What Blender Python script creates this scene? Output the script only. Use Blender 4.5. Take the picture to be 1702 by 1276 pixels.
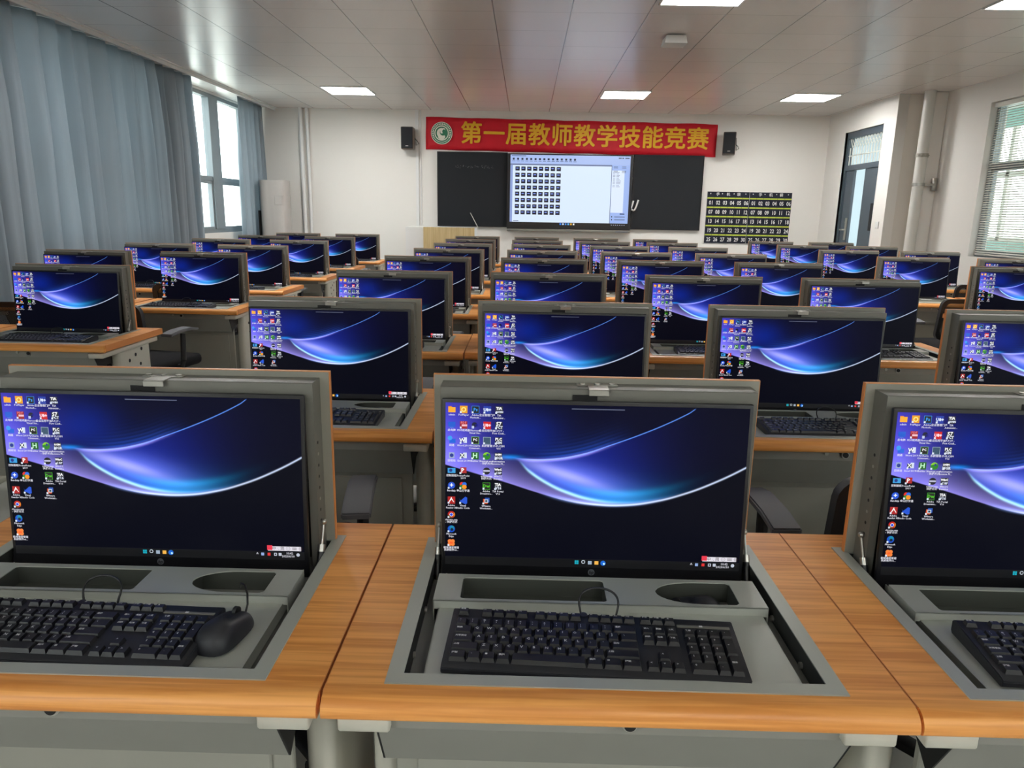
import bpy, bmesh, math, random
from mathutils import Vector, Matrix

random.seed(7)
for o in list(bpy.data.objects):
    bpy.data.objects.remove(o)
SC = bpy.context.scene
COL = SC.collection
PI = math.pi

# ------------------------------------------------------------------ camera, world, exposure
CAMZ = 1.38                     # height of the lens above the floor
F_PX = 1205.76                  # focal length in pixels of a 1702 x 1276 frame
cam_d = bpy.data.cameras.new('camera')
cam_d.sensor_width = 36.0
cam_d.lens = F_PX / 1702.0 * 36.0
cam_d.clip_start = 0.05
cam_o = bpy.data.objects.new('camera', cam_d)
COL.objects.link(cam_o)
_r = Vector((0.99966269, 0.01941829, 0.01724656))
_u = Vector((-0.02120182, 0.22663379, 0.97374925))
_f = Vector((-0.01499989, 0.97378645, -0.22696905))
cam_o.matrix_world = Matrix(((_r.x, _u.x, -_f.x, 0), (_r.y, _u.y, -_f.y, 0), (_r.z, _u.z, -_f.z, CAMZ), (0, 0, 0, 1)))
SC.camera = cam_o

SC.view_settings.view_transform = 'Standard'
SC.view_settings.look = 'None'
SC.view_settings.gamma = 1.0
SC.view_settings.exposure = 0.0
SC.view_settings.use_curve_mapping = False
SC.cycles.max_bounces = 8
SC.cycles.diffuse_bounces = 6
SC.cycles.glossy_bounces = 4
SC.cycles.transparent_max_bounces = 12
SC.cycles.caustics_reflective = False
SC.cycles.caustics_refractive = False
SC.cycles.sample_clamp_indirect = 4.0

SKY_STRENGTH = 6.0
LAMP_STRENGTH = 45.0
world = bpy.data.worlds.new('overcast_sky')
SC.world = world
world.use_nodes = True
_wn = world.node_tree
_bg = _wn.nodes['Background']
_tc = _wn.nodes.new('ShaderNodeTexCoord')
_sep = _wn.nodes.new('ShaderNodeSeparateXYZ')
_ramp = _wn.nodes.new('ShaderNodeValToRGB')
_wn.links.new(_tc.outputs['Generated'], _sep.inputs[0])
_mr = _wn.nodes.new('ShaderNodeMapRange')
_mr.inputs[1].default_value = -1.0
_mr.inputs[2].default_value = 1.0
_wn.links.new(_sep.outputs['Z'], _mr.inputs[0])
_wn.links.new(_mr.outputs[0], _ramp.inputs[0])
_ramp.color_ramp.elements[0].position = 0.40
_ramp.color_ramp.elements[0].color = (0.48, 0.52, 0.49, 1)
_ramp.color_ramp.elements[1].position = 0.52
_ramp.color_ramp.elements[1].color = (0.93, 0.98, 1.0, 1)
_wn.links.new(_ramp.outputs[0], _bg.inputs[0])
_bg.inputs[1].default_value = SKY_STRENGTH


# ------------------------------------------------------------------ colour and material helpers
def lin(c):
    c = c / 255.0
    return c / 12.92 if c <= 0.04045 else ((c + 0.055) / 1.055) ** 2.4


def rgb(r, g, b):
    return (lin(r), lin(g), lin(b), 1.0)


def mat(name, col, rough=0.5, metal=0.0, spec=0.5, var=0.06, scale=8.0, bump=0.0, bscale=120.0, coat=0.0):
    """Principled material whose colour is varied a little by a noise texture."""
    m = bpy.data.materials.new(name)
    m.use_nodes = True
    nt = m.node_tree
    b = nt.nodes['Principled BSDF']
    tc = nt.nodes.new('ShaderNodeTexCoord')
    nz = nt.nodes.new('ShaderNodeTexNoise')
    nz.inputs['Scale'].default_value = scale
    nz.inputs['Detail'].default_value = 3
    nt.links.new(tc.outputs['Object'], nz.inputs['Vector'])
    mix = nt.nodes.new('ShaderNodeMix')
    mix.data_type = 'RGBA'
    mix.inputs[6].default_value = tuple(c * (1 - var) for c in col[:3]) + (1,)
    mix.inputs[7].default_value = tuple(min(1, c * (1 + var)) for c in col[:3]) + (1,)
    nt.links.new(nz.outputs['Fac'], mix.inputs[0])
    nt.links.new(mix.outputs[2], b.inputs['Base Color'])
    b.inputs['Roughness'].default_value = rough
    b.inputs['Metallic'].default_value = metal
    b.inputs['Specular IOR Level'].default_value = spec
    b.inputs['Coat Weight'].default_value = coat
    if bump:
        n2 = nt.nodes.new('ShaderNodeTexNoise')
        n2.inputs['Scale'].default_value = bscale
        nt.links.new(tc.outputs['Object'], n2.inputs['Vector'])
        bp = nt.nodes.new('ShaderNodeBump')
        bp.inputs['Strength'].default_value = bump
        bp.inputs['Distance'].default_value = 0.002
        nt.links.new(n2.outputs['Fac'], bp.inputs['Height'])
        nt.links.new(bp.outputs[0], b.inputs['Normal'])
    return m


def emis(name, col, strength):
    m = bpy.data.materials.new(name)
    m.use_nodes = True
    b = m.node_tree.nodes['Principled BSDF']
    b.inputs['Base Color'].default_value = (0.8, 0.8, 0.8, 1)
    b.inputs['Emission Color'].default_value = col
    b.inputs['Emission Strength'].default_value = strength
    return m


class NX:
    """Tiny expression builder over shader math nodes."""
    nt = None

    def __init__(self, s):
        self.s = s

    @staticmethod
    def op(kind, *a, clamp=False):
        n = NX.nt.nodes.new('ShaderNodeMath')
        n.operation = kind
        n.use_clamp = clamp
        for i, v in enumerate(a):
            if isinstance(v, NX):
                NX.nt.links.new(v.s, n.inputs[i])
            else:
                n.inputs[i].default_value = v
        return NX(n.outputs[0])

    def __add__(s, o): return NX.op('ADD', s, o)
    __radd__ = __add__
    def __sub__(s, o): return NX.op('SUBTRACT', s, o)
    def __rsub__(s, o): return NX.op('SUBTRACT', o, s)
    def __mul__(s, o): return NX.op('MULTIPLY', s, o)
    __rmul__ = __mul__
    def __truediv__(s, o): return NX.op('DIVIDE', s, o)
    def __neg__(s): return NX.op('MULTIPLY', s, -1.0)


def gauss(x, c, w):
    d = (x - c) * (1.0 / w)
    return NX.op('EXPONENT', -(d * d))


def expf(x):
    return NX.op('EXPONENT', x)


def step(x, w):
    """0 below -w, 1 above +w, smooth between."""
    n = NX.nt.nodes.new('ShaderNodeMapRange')
    n.interpolation_type = 'SMOOTHSTEP'
    NX.nt.links.new(x.s, n.inputs[0])
    n.inputs[1].default_value = -w
    n.inputs[2].default_value = w
    return NX(n.outputs[0])


def ramp(x, a, b):
    n = NX.nt.nodes.new('ShaderNodeMapRange')
    n.interpolation_type = 'SMOOTHSTEP'
    NX.nt.links.new(x.s, n.inputs[0])
    n.inputs[1].default_value = min(a, b)
    n.inputs[2].default_value = max(a, b)
    if a > b:
        n.inputs[3].default_value = 1.0
        n.inputs[4].default_value = 0.0
    return NX(n.outputs[0])


def curve(x, pts):
    n = NX.nt.nodes.new('ShaderNodeFloatCurve')
    c = n.mapping.curves[0]
    c.points[0].location = pts[0]
    c.points[1].location = pts[-1]
    for p in pts[1:-1]:
        c.points.new(*p)
    n.mapping.update()
    NX.nt.links.new(x.s, n.inputs[1])
    return NX(n.outputs[0])


def wood(name, c_light, c_dark, grain_axis='X', rough=0.38):
    m = bpy.data.materials.new(name)
    m.use_nodes = True
    nt = m.node_tree
    b = nt.nodes['Principled BSDF']
    tc = nt.nodes.new('ShaderNodeTexCoord')
    oi = nt.nodes.new('ShaderNodeObjectInfo')
    off = nt.nodes.new('ShaderNodeVectorMath')
    off.operation = 'MULTIPLY_ADD'
    cmb = nt.nodes.new('ShaderNodeCombineXYZ')
    for i in range(3):
        nt.links.new(oi.outputs['Random'], cmb.inputs[i])
    off.inputs[1].default_value = (7.3, 3.1, 5.7)
    nt.links.new(cmb.outputs[0], off.inputs[0])
    nt.links.new(tc.outputs['Object'], off.inputs[2])
    mp = nt.nodes.new('ShaderNodeMapping')
    s = {'X': (1.5, 44, 44), 'Y': (44, 1.5, 44), 'Z': (44, 44, 1.5)}[grain_axis]
    mp.inputs['Scale'].default_value = s
    nt.links.new(off.outputs[0], mp.inputs['Vector'])
    n1 = nt.nodes.new('ShaderNodeTexNoise')
    n1.inputs['Scale'].default_value = 2.2
    n1.inputs['Detail'].default_value = 5
    n1.inputs['Distortion'].default_value = 0.6
    nt.links.new(mp.outputs[0], n1.inputs['Vector'])
    n2 = nt.nodes.new('ShaderNodeTexNoise')
    n2.inputs['Scale'].default_value = 0.6
    nt.links.new(mp.outputs[0], n2.inputs['Vector'])
    ad = nt.nodes.new('ShaderNodeMath')
    ad.operation = 'MULTIPLY_ADD'
    nt.links.new(n2.outputs['Fac'], ad.inputs[0])
    ad.inputs[1].default_value = 0.6
    nt.links.new(n1.outputs['Fac'], ad.inputs[2])
    r = nt.nodes.new('ShaderNodeValToRGB')
    r.color_ramp.elements[0].position = 0.62
    r.color_ramp.elements[0].color = c_dark
    r.color_ramp.elements[1].position = 0.92
    r.color_ramp.elements[1].color = c_light
    nt.links.new(ad.outputs[0], r.inputs[0])
    nt.links.new(r.outputs[0], b.inputs['Base Color'])
    b.inputs['Roughness'].default_value = rough
    return m


M = {}
M['wood'] = wood('orange_beech_laminate', rgb(248, 174, 96), rgb(218, 140, 66))
M['wood_board'] = wood('orange_beech_board', rgb(215, 140, 75), rgb(180, 105, 48))
M['wood_pale'] = wood('pale_oak_laminate', rgb(205, 185, 140), rgb(185, 162, 115), 'Z')
M['edge'] = mat('orange_edge_band', rgb(214, 138, 76), 0.45)
M['tray'] = mat('grey_painted_steel', rgb(184, 187, 178), 0.42, 0.25, 0.5, 0.05, 6, 0.06, 700)
M['pan'] = mat('dark_grey_painted_steel', rgb(116, 115, 108), 0.45, 0.1, 0.5, 0.06, 6, 0.06, 700)
M['lam'] = mat('grey_laminate', rgb(148, 146, 136), 0.5, 0, 0.4)
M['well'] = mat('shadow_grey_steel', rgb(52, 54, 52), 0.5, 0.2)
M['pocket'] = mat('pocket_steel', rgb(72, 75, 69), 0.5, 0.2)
M['panel'] = mat('warm_grey_panel', rgb(150, 149, 140), 0.55, 0, 0.4, 0.04, 3)
M['legs'] = mat('pale_grey_leg_paint', rgb(200, 198, 186), 0.5, 0, 0.4, 0.03)
M['housing'] = mat('housing_grey', rgb(138, 138, 132), 0.55, 0.1)
M['dark'] = mat('dark_slot', rgb(16, 16, 18), 0.7)
M['chrome'] = mat('bright_zinc', rgb(176, 174, 168), 0.3, 0.85, 0.5, 0.05)
M['plastic'] = mat('black_monitor_plastic', rgb(17, 17, 21), 0.4, 0, 0.5, 0.1)
M['kbd'] = mat('black_keyboard_plastic', rgb(34, 35, 40), 0.48, 0, 0.45, 0.08, 60, 0.05, 900)
M['key'] = mat('black_key_plastic', rgb(22, 22, 25), 0.42, 0, 0.5, 0.08)
M['legend'] = mat('white_key_print', rgb(215, 215, 215), 0.6)
M['logo'] = mat('grey_logo_print', rgb(105, 108, 115), 0.4, 0.3)
M['logo_dim'] = mat('dark_logo_print', rgb(55, 55, 60), 0.4, 0.3)
M['rubber'] = mat('black_cable_rubber', rgb(18, 18, 19), 0.5)
M['chair'] = mat('black_chair_plastic', rgb(34, 34, 37), 0.5, 0, 0.4)
M['pad'] = mat('charcoal_arm_pad', rgb(104, 105, 109), 0.6, 0, 0.4, 0.05, 20, 0.05, 400)
M['fabric'] = mat('black_seat_fabric', rgb(28, 28, 31), 0.9, 0, 0.2, 0.1, 60, 0.3, 500)
M['wall'] = mat('white_wall_paint', rgb(230, 228, 223), 0.75, 0, 0.3, 0.012, 1.5, 0.03, 60)
M['column'] = mat('white_column_paint', rgb(218, 214, 206), 0.75, 0, 0.3, 0.012, 1.5)
M['white'] = mat('white_plastic', rgb(226, 227, 226), 0.4, 0, 0.5, 0.02)
M['pipe'] = mat('pale_pipe_plastic', rgb(205, 204, 198), 0.35, 0, 0.5, 0.02)
M['alu'] = mat('grey_window_aluminium', rgb(132, 142, 147), 0.45, 0.2, 0.5, 0.04)
M['doorpaint'] = mat('slate_door_paint', rgb(72, 84, 94), 0.45, 0.1, 0.5, 0.06, 3)
M['corridor'] = mat('corridor_blue_wall', rgb(168, 182, 192), 0.7, 0, 0.3, 0.02, 2)
M['teal'] = mat('pale_teal_dado', rgb(150, 196, 190), 0.6, 0, 0.3, 0.02, 2)
M['board'] = mat('charcoal_chalkboard', rgb(25, 29, 34), 0.6, 0, 0.25, 0.08, 2)
M['red'] = mat('red_banner_cloth', rgb(184, 18, 36), 0.6, 0, 0.3, 0.05, 3, 0.1, 30)
M['gold'] = mat('gold_banner_print', rgb(216, 166, 40), 0.6, 0, 0.3, 0.06, 20)
M['green'] = mat('green_emblem_print', rgb(32, 110, 78), 0.6)
M['cream'] = mat('cream_emblem_print', rgb(225, 226, 212), 0.6)
M['speaker'] = mat('black_speaker_cloth', rgb(30, 32, 36), 0.8, 0, 0.3, 0.15, 200)
M['spk_side'] = mat('brown_speaker_side', rgb(96, 86, 76), 0.5)
M['navy'] = mat('navy_pocket_cloth', rgb(24, 28, 44), 0.7, 0, 0.3, 0.12, 12)
M['lime'] = mat('lime_pocket_trim', rgb(184, 200, 78), 0.6, 0, 0.3, 0.25, 5)
M['cloth_grey'] = mat('grey_cover_cloth', rgb(178, 174, 170), 0.85, 0, 0.2, 0.06, 4)
M['slat'] = mat('pale_blind_slat', rgb(206, 206, 198), 0.45, 0, 0.4, 0.02)
M['chalk'] = mat('chalk', rgb(112, 116, 118), 0.9)


def glass_mat():
    m = bpy.data.materials.new('window_glass')
    m.use_nodes = True
    nt = m.node_tree
    nt.nodes.remove(nt.nodes['Principled BSDF'])
    out = nt.nodes['Material Output']
    t = nt.nodes.new('ShaderNodeBsdfTransparent')
    t.inputs[0].default_value = (0.96, 0.98, 0.97, 1)
    g = nt.nodes.new('ShaderNodeBsdfGlossy')
    g.inputs['Roughness'].default_value = 0.02
    NX.nt = nt
    fr = nt.nodes.new('ShaderNodeLayerWeight')
    fc = NX(fr.outputs['Facing'])
    refl = NX.op('POWER', fc, 5.0) * 0.35 + 0.03
    mx = nt.nodes.new('ShaderNodeMixShader')
    nt.links.new(refl.s, mx.inputs[0])
    nt.links.new(t.outputs[0], mx.inputs[1])
    nt.links.new(g.outputs[0], mx.inputs[2])
    nt.links.new(mx.outputs[0], out.inputs[0])
    return m


M['glass'] = glass_mat()


def curtain_mat():
    m = mat('blue_grey_curtain_cloth', rgb(164, 176, 185), 0.85, 0, 0.2, 0.05, 2.0, 0.15, 350)
    nt = m.node_tree
    b = nt.nodes['Principled BSDF']
    out = nt.nodes['Material Output']
    tr = nt.nodes.new('ShaderNodeBsdfTranslucent')
    tr.inputs[0].default_value = rgb(175, 186, 192)
    mx = nt.nodes.new('ShaderNodeMixShader')
    mx.inputs[0].default_value = 0.4
    nt.links.new(b.outputs[0], mx.inputs[1])
    nt.links.new(tr.outputs[0], mx.inputs[2])
    nt.links.new(mx.outputs[0], out.inputs[0])
    return m


M['curtain'] = curtain_mat()


def mesh_panel_mat():
    m = mat('black_chair_mesh', rgb(26, 26, 28), 0.8)
    nt = m.node_tree
    b = nt.nodes['Principled BSDF']
    out = nt.nodes['Material Output']
    t = nt.nodes.new('ShaderNodeBsdfTransparent')
    mx = nt.nodes.new('ShaderNodeMixShader')
    ck = nt.nodes.new('ShaderNodeTexChecker')
    ck.inputs['Scale'].default_value = 260
    tc = nt.nodes['Texture Coordinate']
    nt.links.new(tc.outputs['Object'], ck.inputs['Vector'])
    mm = nt.nodes.new('ShaderNodeMath')
    mm.operation = 'MULTIPLY'
    mm.inputs[1].default_value = 0.35
    nt.links.new(ck.outputs['Fac'], mm.inputs[0])
    nt.links.new(mm.outputs[0], mx.inputs[0])
    nt.links.new(b.outputs[0], mx.inputs[1])
    nt.links.new(t.outputs[0], mx.inputs[2])
    nt.links.new(mx.outputs[0], out.inputs[0])
    return m


M['netting'] = mesh_panel_mat()


def ceiling_mat():
    """Brushed off-white metal tiles 0.615 x 0.595 m with thin joints."""
    m = bpy.data.materials.new('brushed_ceiling_tiles')
    m.use_nodes = True
    nt = m.node_tree
    NX.nt = nt
    b = nt.nodes['Principled BSDF']
    tc = nt.nodes.new('ShaderNodeTexCoord')
    sp = nt.nodes.new('ShaderNodeSeparateXYZ')
    nt.links.new(tc.outputs['Object'], sp.inputs[0])
    x, y = NX(sp.outputs[0]), NX(sp.outputs[1])

    def joint(v, off, per, w):
        t = (v - off) * (1.0 / per)
        fr = NX.op('FRACT', t + 100.5)
        d = NX.op('ABSOLUTE', fr - 0.5) * per
        return ramp(d, w, w * 0.4)
    jx = joint(x, -2.14, 0.615, 0.007)
    jy = joint(y, 0.35, 0.595, 0.0045)
    j = NX.op('MAXIMUM', jx, jy * 0.6)
    # cell id -> slightly different tone and tilt of each tile
    ix = NX.op('FLOOR', (x + 2.14) * (1 / 0.615))
    iy = NX.op('FLOOR', (y - 0.35) * (1 / 0.595))
    cmb = nt.nodes.new('ShaderNodeCombineXYZ')
    nt.links.new(ix.s, cmb.inputs[0])
    nt.links.new(iy.s, cmb.inputs[1])
    wn = nt.nodes.new('ShaderNodeTexWhiteNoise')
    nt.links.new(cmb.outputs[0], wn.inputs['Vector'])
    tone = NX(wn.outputs['Value']) * 0.05 + 0.97
    val = tone * (1.0 - j * 0.75)
    mul = nt.nodes.new('ShaderNodeVectorMath')
    mul.operation = 'SCALE'
    mul.inputs[0].default_value = rgb(243, 240, 238)[:3]
    nt.links.new(val.s, mul.inputs['Scale'])
    nt.links.new(mul.outputs[0], b.inputs['Base Color'])
    b.inputs['Roughness'].default_value = 0.26
    b.inputs['Metallic'].default_value = 0.22
    b.inputs['Specular IOR Level'].default_value = 0.8
    mp = nt.nodes.new('ShaderNodeMapping')
    mp.inputs['Scale'].default_value = (3, 260, 1)
    nt.links.new(tc.outputs['Object'], mp.inputs[0])
    nz = nt.nodes.new('ShaderNodeTexNoise')
    nz.inputs['Scale'].default_value = 1.0
    nt.links.new(mp.outputs[0], nz.inputs['Vector'])
    bp = nt.nodes.new('ShaderNodeBump')
    bp.inputs['Strength'].default_value = 0.12
    bp.inputs['Distance'].default_value = 0.003
    h = NX(nz.outputs['Fac']) - j * 0.8
    nt.links.new(h.s, bp.inputs['Height'])
    nt.links.new(bp.outputs[0], b.inputs['Normal'])
    return m


M['ceiling'] = ceiling_mat()


def floor_mat():
    m = mat('pale_floor_tiles', rgb(214, 214, 208), 0.28, 0, 0.5, 0.05, 40)
    return m


M['floor'] = floor_mat()  # glossy pale tiles


def wallpaper_mat():
    """Dark desktop wallpaper with a folded ribbon of blue light, drawn from curves."""
    m = bpy.data.materials.new('blue_wave_wallpaper')
    m.use_nodes = True
    nt = m.node_tree
    NX.nt = nt
    b = nt.nodes['Principled BSDF']
    uvn = nt.nodes.new('ShaderNodeUVMap')
    uvn.uv_map = 'UVMap'
    sp = nt.nodes.new('ShaderNodeSeparateXYZ')
    nt.links.new(uvn.outputs[0], sp.inputs[0])
    u, v = NX(sp.outputs[0]), NX(sp.outputs[1])       # v runs down
    L = curve(u, [(0, .375), (.1, .425), (.2, .475), (.3, .53), (.4, .578), (.5, .602), (.6, .603), (.7, .577), (.8, .525), (.9, .45), (1, .355)])
    I = curve(u, [(0, .30), (.2, .315), (.235, .335), (.28, .405), (.34, .475), (.40, .525), (.5, .575), (.6, .588), (.7, .568), (.8, .518), (.9, .445), (1, .352)])
    U = curve(u, [(0, .33), (.2, .32), (.26, .332), (.35, .33), (.45, .298), (.55, .235), (.65, .165), (.73, .101), (.80, .036), (.83, .004), (.9, .0), (1, 0)])
    dL = L - v
    dI = I - v
    dU = v - U
    above = step(dL, .004)
    inI = step(dI, .008)
    inU = step(dU, .006)
    focal = ramp(u, .215, .27)
    left = ramp(u, .27, .20)
    body = inI * inU * focal
    # glow behind the icons
    lg = above * gauss(u, -.02, .135) * ramp(v, -.35, .25)
    lg2 = above * gauss(u, 0.0, .10) * gauss(v, .40, .16)
    bgblue = above * gauss(u, .26, .11) * gauss(v, .19, .14)
    navy = gauss(u, .55, .45) * gauss(v, .2, .35) * above
    # band between I and L, left of the belly
    band = above * (1.0 - inI) * ramp(u, .05, .14) * ramp(u, .62, .42)
    bandv = band * expf(-(dL * 16.0))
    # body light
    core = body * gauss(u, .42, .17) * gauss(v - (u - .4) * .40, .425, .080)
    lilac = body * gauss(u, .40, .12) * gauss(v - (u - .4) * .55, .420, .030)
    wide = body * gauss(u, .44, .20) * expf(dI * -2.6)
    cyan = body * expf(-(dI * 22.0)) * gauss(u, .57, .135)
    cyan2 = body * gauss(u, .57, .14) * gauss(dI, .055, .022)
    # lines
    streak = gauss(dI, 0.0, .010) * ramp(u, .24, .30) * ramp(u, .66, .42)
    edge = gauss(dL, .001, .0055) * ramp(u, .36, .52)
    edge2 = gauss(dL, .006, .011) * ramp(u, .30, .42) * ramp(u, .8, .6)
    uline = gauss(dU, 0.0, .0030) * ramp(u, .21, .30) * ramp(u, .825, .815)
    ufog = gauss(dU, .004, .009) * ramp(u, .22, .30) * ramp(u, .60, .42)
    fil = (NX.op('SINE', dU * 300.0) * 0.5 + 0.5) * 0.6 + 0.4
    wisp = step(-dU, .004) * expf(dU * 27.0) * ramp(u, .24, .40) * ramp(u, .64, .46) * fil
    tipc = gauss(u, .215, .035) * gauss(v, .322, .012)
    cols = {
        'r': .0015 + lg * .085 + lg2 * .22 + bandv * .30 + core * .12 + lilac * .30 + wide * .012 + streak * .42 + edge * .62 + edge2 * .18 + uline * .12 + ufog * .30 + wisp * .02 + cyan2 * .0,
        'g': .0018 + lg * .075 + lg2 * .20 + bgblue * .012 + bandv * .26 + core * .16 + lilac * .27 + wide * .03 + cyan * .36 + streak * .85 + edge * .72 + edge2 * .28 + uline * .30 + ufog * .26 + wisp * .09 + tipc * .22 + cyan2 * .22,
        'b': .006 + lg * .78 + lg2 * .45 + bgblue * .20 + navy * .012 + bandv * .80 + core * .62 + lilac * .30 + wide * .50 + cyan * .62 + streak * .95 + edge * .95 + edge2 * .65 + uline * .95 + ufog * .75 + wisp * .60 + tipc * .7 + cyan2 * .4,
    }
    cmb = nt.nodes.new('ShaderNodeCombineColor')
    task = ramp(v, .946, .949)
    for i, k in enumerate('rgb'):
        c = cols[k] * (1.0 - task) + task * (.016, .017, .030)[i]
        nt.links.new(c.s, cmb.inputs[i])
    nt.links.new(cmb.outputs[0], b.inputs['Emission Color'])
    b.inputs['Emission Strength'].default_value = 1.0
    b.inputs['Base Color'].default_value = (0.004, 0.004, 0.006, 1)
    b.inputs['Roughness'].default_value = 0.32
    b.inputs['Specular IOR Level'].default_value = 0.06
    return m


M['wallpaper'] = wallpaper_mat()


def attr_emis(name, strength=1.0):
    m = bpy.data.materials.new(name)
    m.use_nodes = True
    b = m.node_tree.nodes['Principled BSDF']
    a = m.node_tree.nodes.new('ShaderNodeVertexColor')
    a.layer_name = 'Col'
    m.node_tree.links.new(a.outputs[0], b.inputs['Emission Color'])
    b.inputs['Emission Strength'].default_value = strength
    b.inputs['Base Color'].default_value = (0.01, 0.01, 0.01, 1)
    b.inputs['Roughness'].default_value = 0.35
    return m


M['pixels'] = attr_emis('lit_screen_pixels', 1.0)


# ------------------------------------------------------------------ mesh helpers
class MB:
    def __init__(s):
        s.bm = bmesh.new()
        s.cl = s.bm.loops.layers.color.new('Col')
        s.color = None

    def _add(s, tmp, mat_i=0, mtx=None):
        me = bpy.data.meshes.new('tmp')
        tmp.to_mesh(me)
        tmp.free()
        s.mesh(me, mtx, mat_i)

    def mesh(s, me, mtx=None, mat_i=0):
        nv, nf = len(s.bm.verts), len(s.bm.faces)
        s.bm.from_mesh(me)
        s.bm.verts.ensure_lookup_table()
        s.bm.faces.ensure_lookup_table()
        if mtx is not None:
            for v in s.bm.verts[nv:]:
                v.co = mtx @ v.co
        for f in s.bm.faces[nf:]:
            f.material_index = mat_i
            if s.color:
                for l in f.loops:
                    l[s.cl] = s.color
        bpy.data.meshes.remove(me)

    def box(s, a, b, m=0, bev=0.0, seg=1, mtx=None):
        t = bmesh.new()
        bmesh.ops.create_cube(t, size=1.0)
        for v in t.verts:
            v.co = Vector((a[i] + (v.co[i] + 0.5) * (b[i] - a[i]) for i in range(3)))
        if bev > 0:
            bmesh.ops.bevel(t, geom=list(t.edges), offset=bev, segments=seg, profile=0.5, affect='EDGES', clamp_overlap=True)
        s._add(t, m, mtx)

    def cyl(s, p0, p1, r, m=0, seg=16, r2=None, mtx=None):
        p0, p1 = Vector(p0), Vector(p1)
        d = p1 - p0
        t = bmesh.new()
        bmesh.ops.create_cone(t, cap_ends=True, segments=seg, radius1=r, radius2=r if r2 is None else r2, depth=d.length)
        q = d.to_track_quat('Z', 'Y').to_matrix().to_4x4()
        q.translation = (p0 + p1) / 2
        for v in t.verts:
            v.co = q @ v.co
        s._add(t, m, mtx)

    def sphere(s, c, r, m=0, seg=16, rings=10, scale=(1, 1, 1)):
        t = bmesh.new()
        bmesh.ops.create_uvsphere(t, u_segments=seg, v_segments=rings, radius=r)
        for v in t.verts:
            v.co = Vector((c[i] + v.co[i] * scale[i] for i in range(3)))
        s._add(t, m)

    def tube(s, pts, r, m=0, seg=8):
        pts = [Vector(p) for p in pts]
        t = bmesh.new()
        rings = []
        up = Vector((0, 0, 1))
        for i, p in enumerate(pts):
            d = (pts[min(i + 1, len(pts) - 1)] - pts[max(i - 1, 0)]).normalized()
            a = d.cross(up)
            if a.length < 1e-3:
                a = d.cross(Vector((1, 0, 0)))
            a.normalize()
            bb = a.cross(d).normalized()
            rings.append([t.verts.new(p + a * r * math.cos(2 * PI * k / seg) + bb * r * math.sin(2 * PI * k / seg)) for k in range(seg)])
        for i in range(len(rings) - 1):
            for k in range(seg):
                t.faces.new((rings[i][k], rings[i][(k + 1) % seg], rings[i + 1][(k + 1) % seg], rings[i + 1][k]))
        t.faces.new(rings[0][::-1])
        t.faces.new(rings[-1])
        bmesh.ops.recalc_face_normals(t, faces=list(t.faces))
        s._add(t, m)

    def prism(s, poly, axis, a0, a1, m=0, mtx=None):
        """poly: list of 2D points; axis 'x': (y,z), 'y': (x,z), 'z': (x,y)."""
        def P(p, a):
            return {'x': (a, p[0], p[1]), 'y': (p[0], a, p[1]), 'z': (p[0], p[1], a)}[axis]
        t = bmesh.new()
        A = [t.verts.new(P(p, a0)) for p in poly]
        B = [t.verts.new(P(p, a1)) for p in poly]
        n = len(poly)
        t.faces.new(A)
        t.faces.new(B)
        for i in range(n):
            t.faces.new((A[i], A[(i + 1) % n], B[(i + 1) % n], B[i]))
        bmesh.ops.recalc_face_normals(t, faces=list(t.faces))
        s._add(t, m, mtx)

    def quad(s, pts, m=0, uv=None):
        vs = [s.bm.verts.new(p) for p in pts]
        f = s.bm.faces.new(vs)
        f.material_index = m
        if s.color:
            for l in f.loops:
                l[s.cl] = s.color
        return f

    def build(s, name, mats, parent=None, smooth=None):
        me = bpy.data.meshes.new(name)
        if not any(True for _ in [0] if s.color):
            s.bm.loops.layers.color.remove(s.cl)
        s.bm.to_mesh(me)
        s.bm.free()
        for mm in (mats if isinstance(mats, (list, tuple)) else [mats]):
            me.materials.append(M[mm] if isinstance(mm, str) else mm)
        if smooth:
            me.polygons.foreach_set('use_smooth', [True] * len(me.polygons))
            me.set_sharp_from_angle(angle=math.radians(smooth))
        o = bpy.data.objects.new(name, me)
        COL.objects.link(o)
        if parent:
            o.parent = parent
        return o


def shape_mesh(outer, holes=(), depth=0.0, bevel=0.0):
    """Flat plate in XY with holes, extruded +-depth."""
    c = bpy.data.curves.new('shape', 'CURVE')
    c.dimensions = '2D'
    c.fill_mode = 'BOTH'
    c.extrude = depth
    for poly in [outer] + list(holes):
        sp = c.splines.new('POLY')
        sp.points.add(len(poly) - 1)
        for p, q in zip(sp.points, poly):
            p.co = (q[0], q[1], 0, 1)
        sp.use_cyclic_u = True
    o = bpy.data.objects.new('shape', c)
    me = bpy.data.meshes.new_from_object(o)
    bpy.data.objects.remove(o)
    bpy.data.curves.remove(c)
    return me


def text_mesh(body, size, bold=0.0, extrude=0.0, align='CENTER', res=2, shear=0.0):
    c = bpy.data.curves.new('text', 'FONT')
    c.body = body
    c.size = size
    c.align_x = align
    c.align_y = 'CENTER'
    c.resolution_u = res
    c.offset = bold
    c.extrude = extrude
    c.shear = shear
    o = bpy.data.objects.new('text', c)
    me = bpy.data.meshes.new_from_object(o)
    bpy.data.objects.remove(o)
    bpy.data.curves.remove(c)
    return me


def XZ(x, y, z, s=1.0):
    """Places an XY drawing upright facing -Y (towards the camera side)."""
    return Matrix.Translation((x, y, z)) @ Matrix.Rotation(PI / 2, 4, 'X') @ Matrix.Scale(s, 4)


def circle(cx, cy, r, n=32, a0=0, a1=2 * PI):
    return [(cx + r * math.cos(a0 + (a1 - a0) * i / n), cy + r * math.sin(a0 + (a1 - a0) * i / n)) for i in range(n)]


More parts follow.
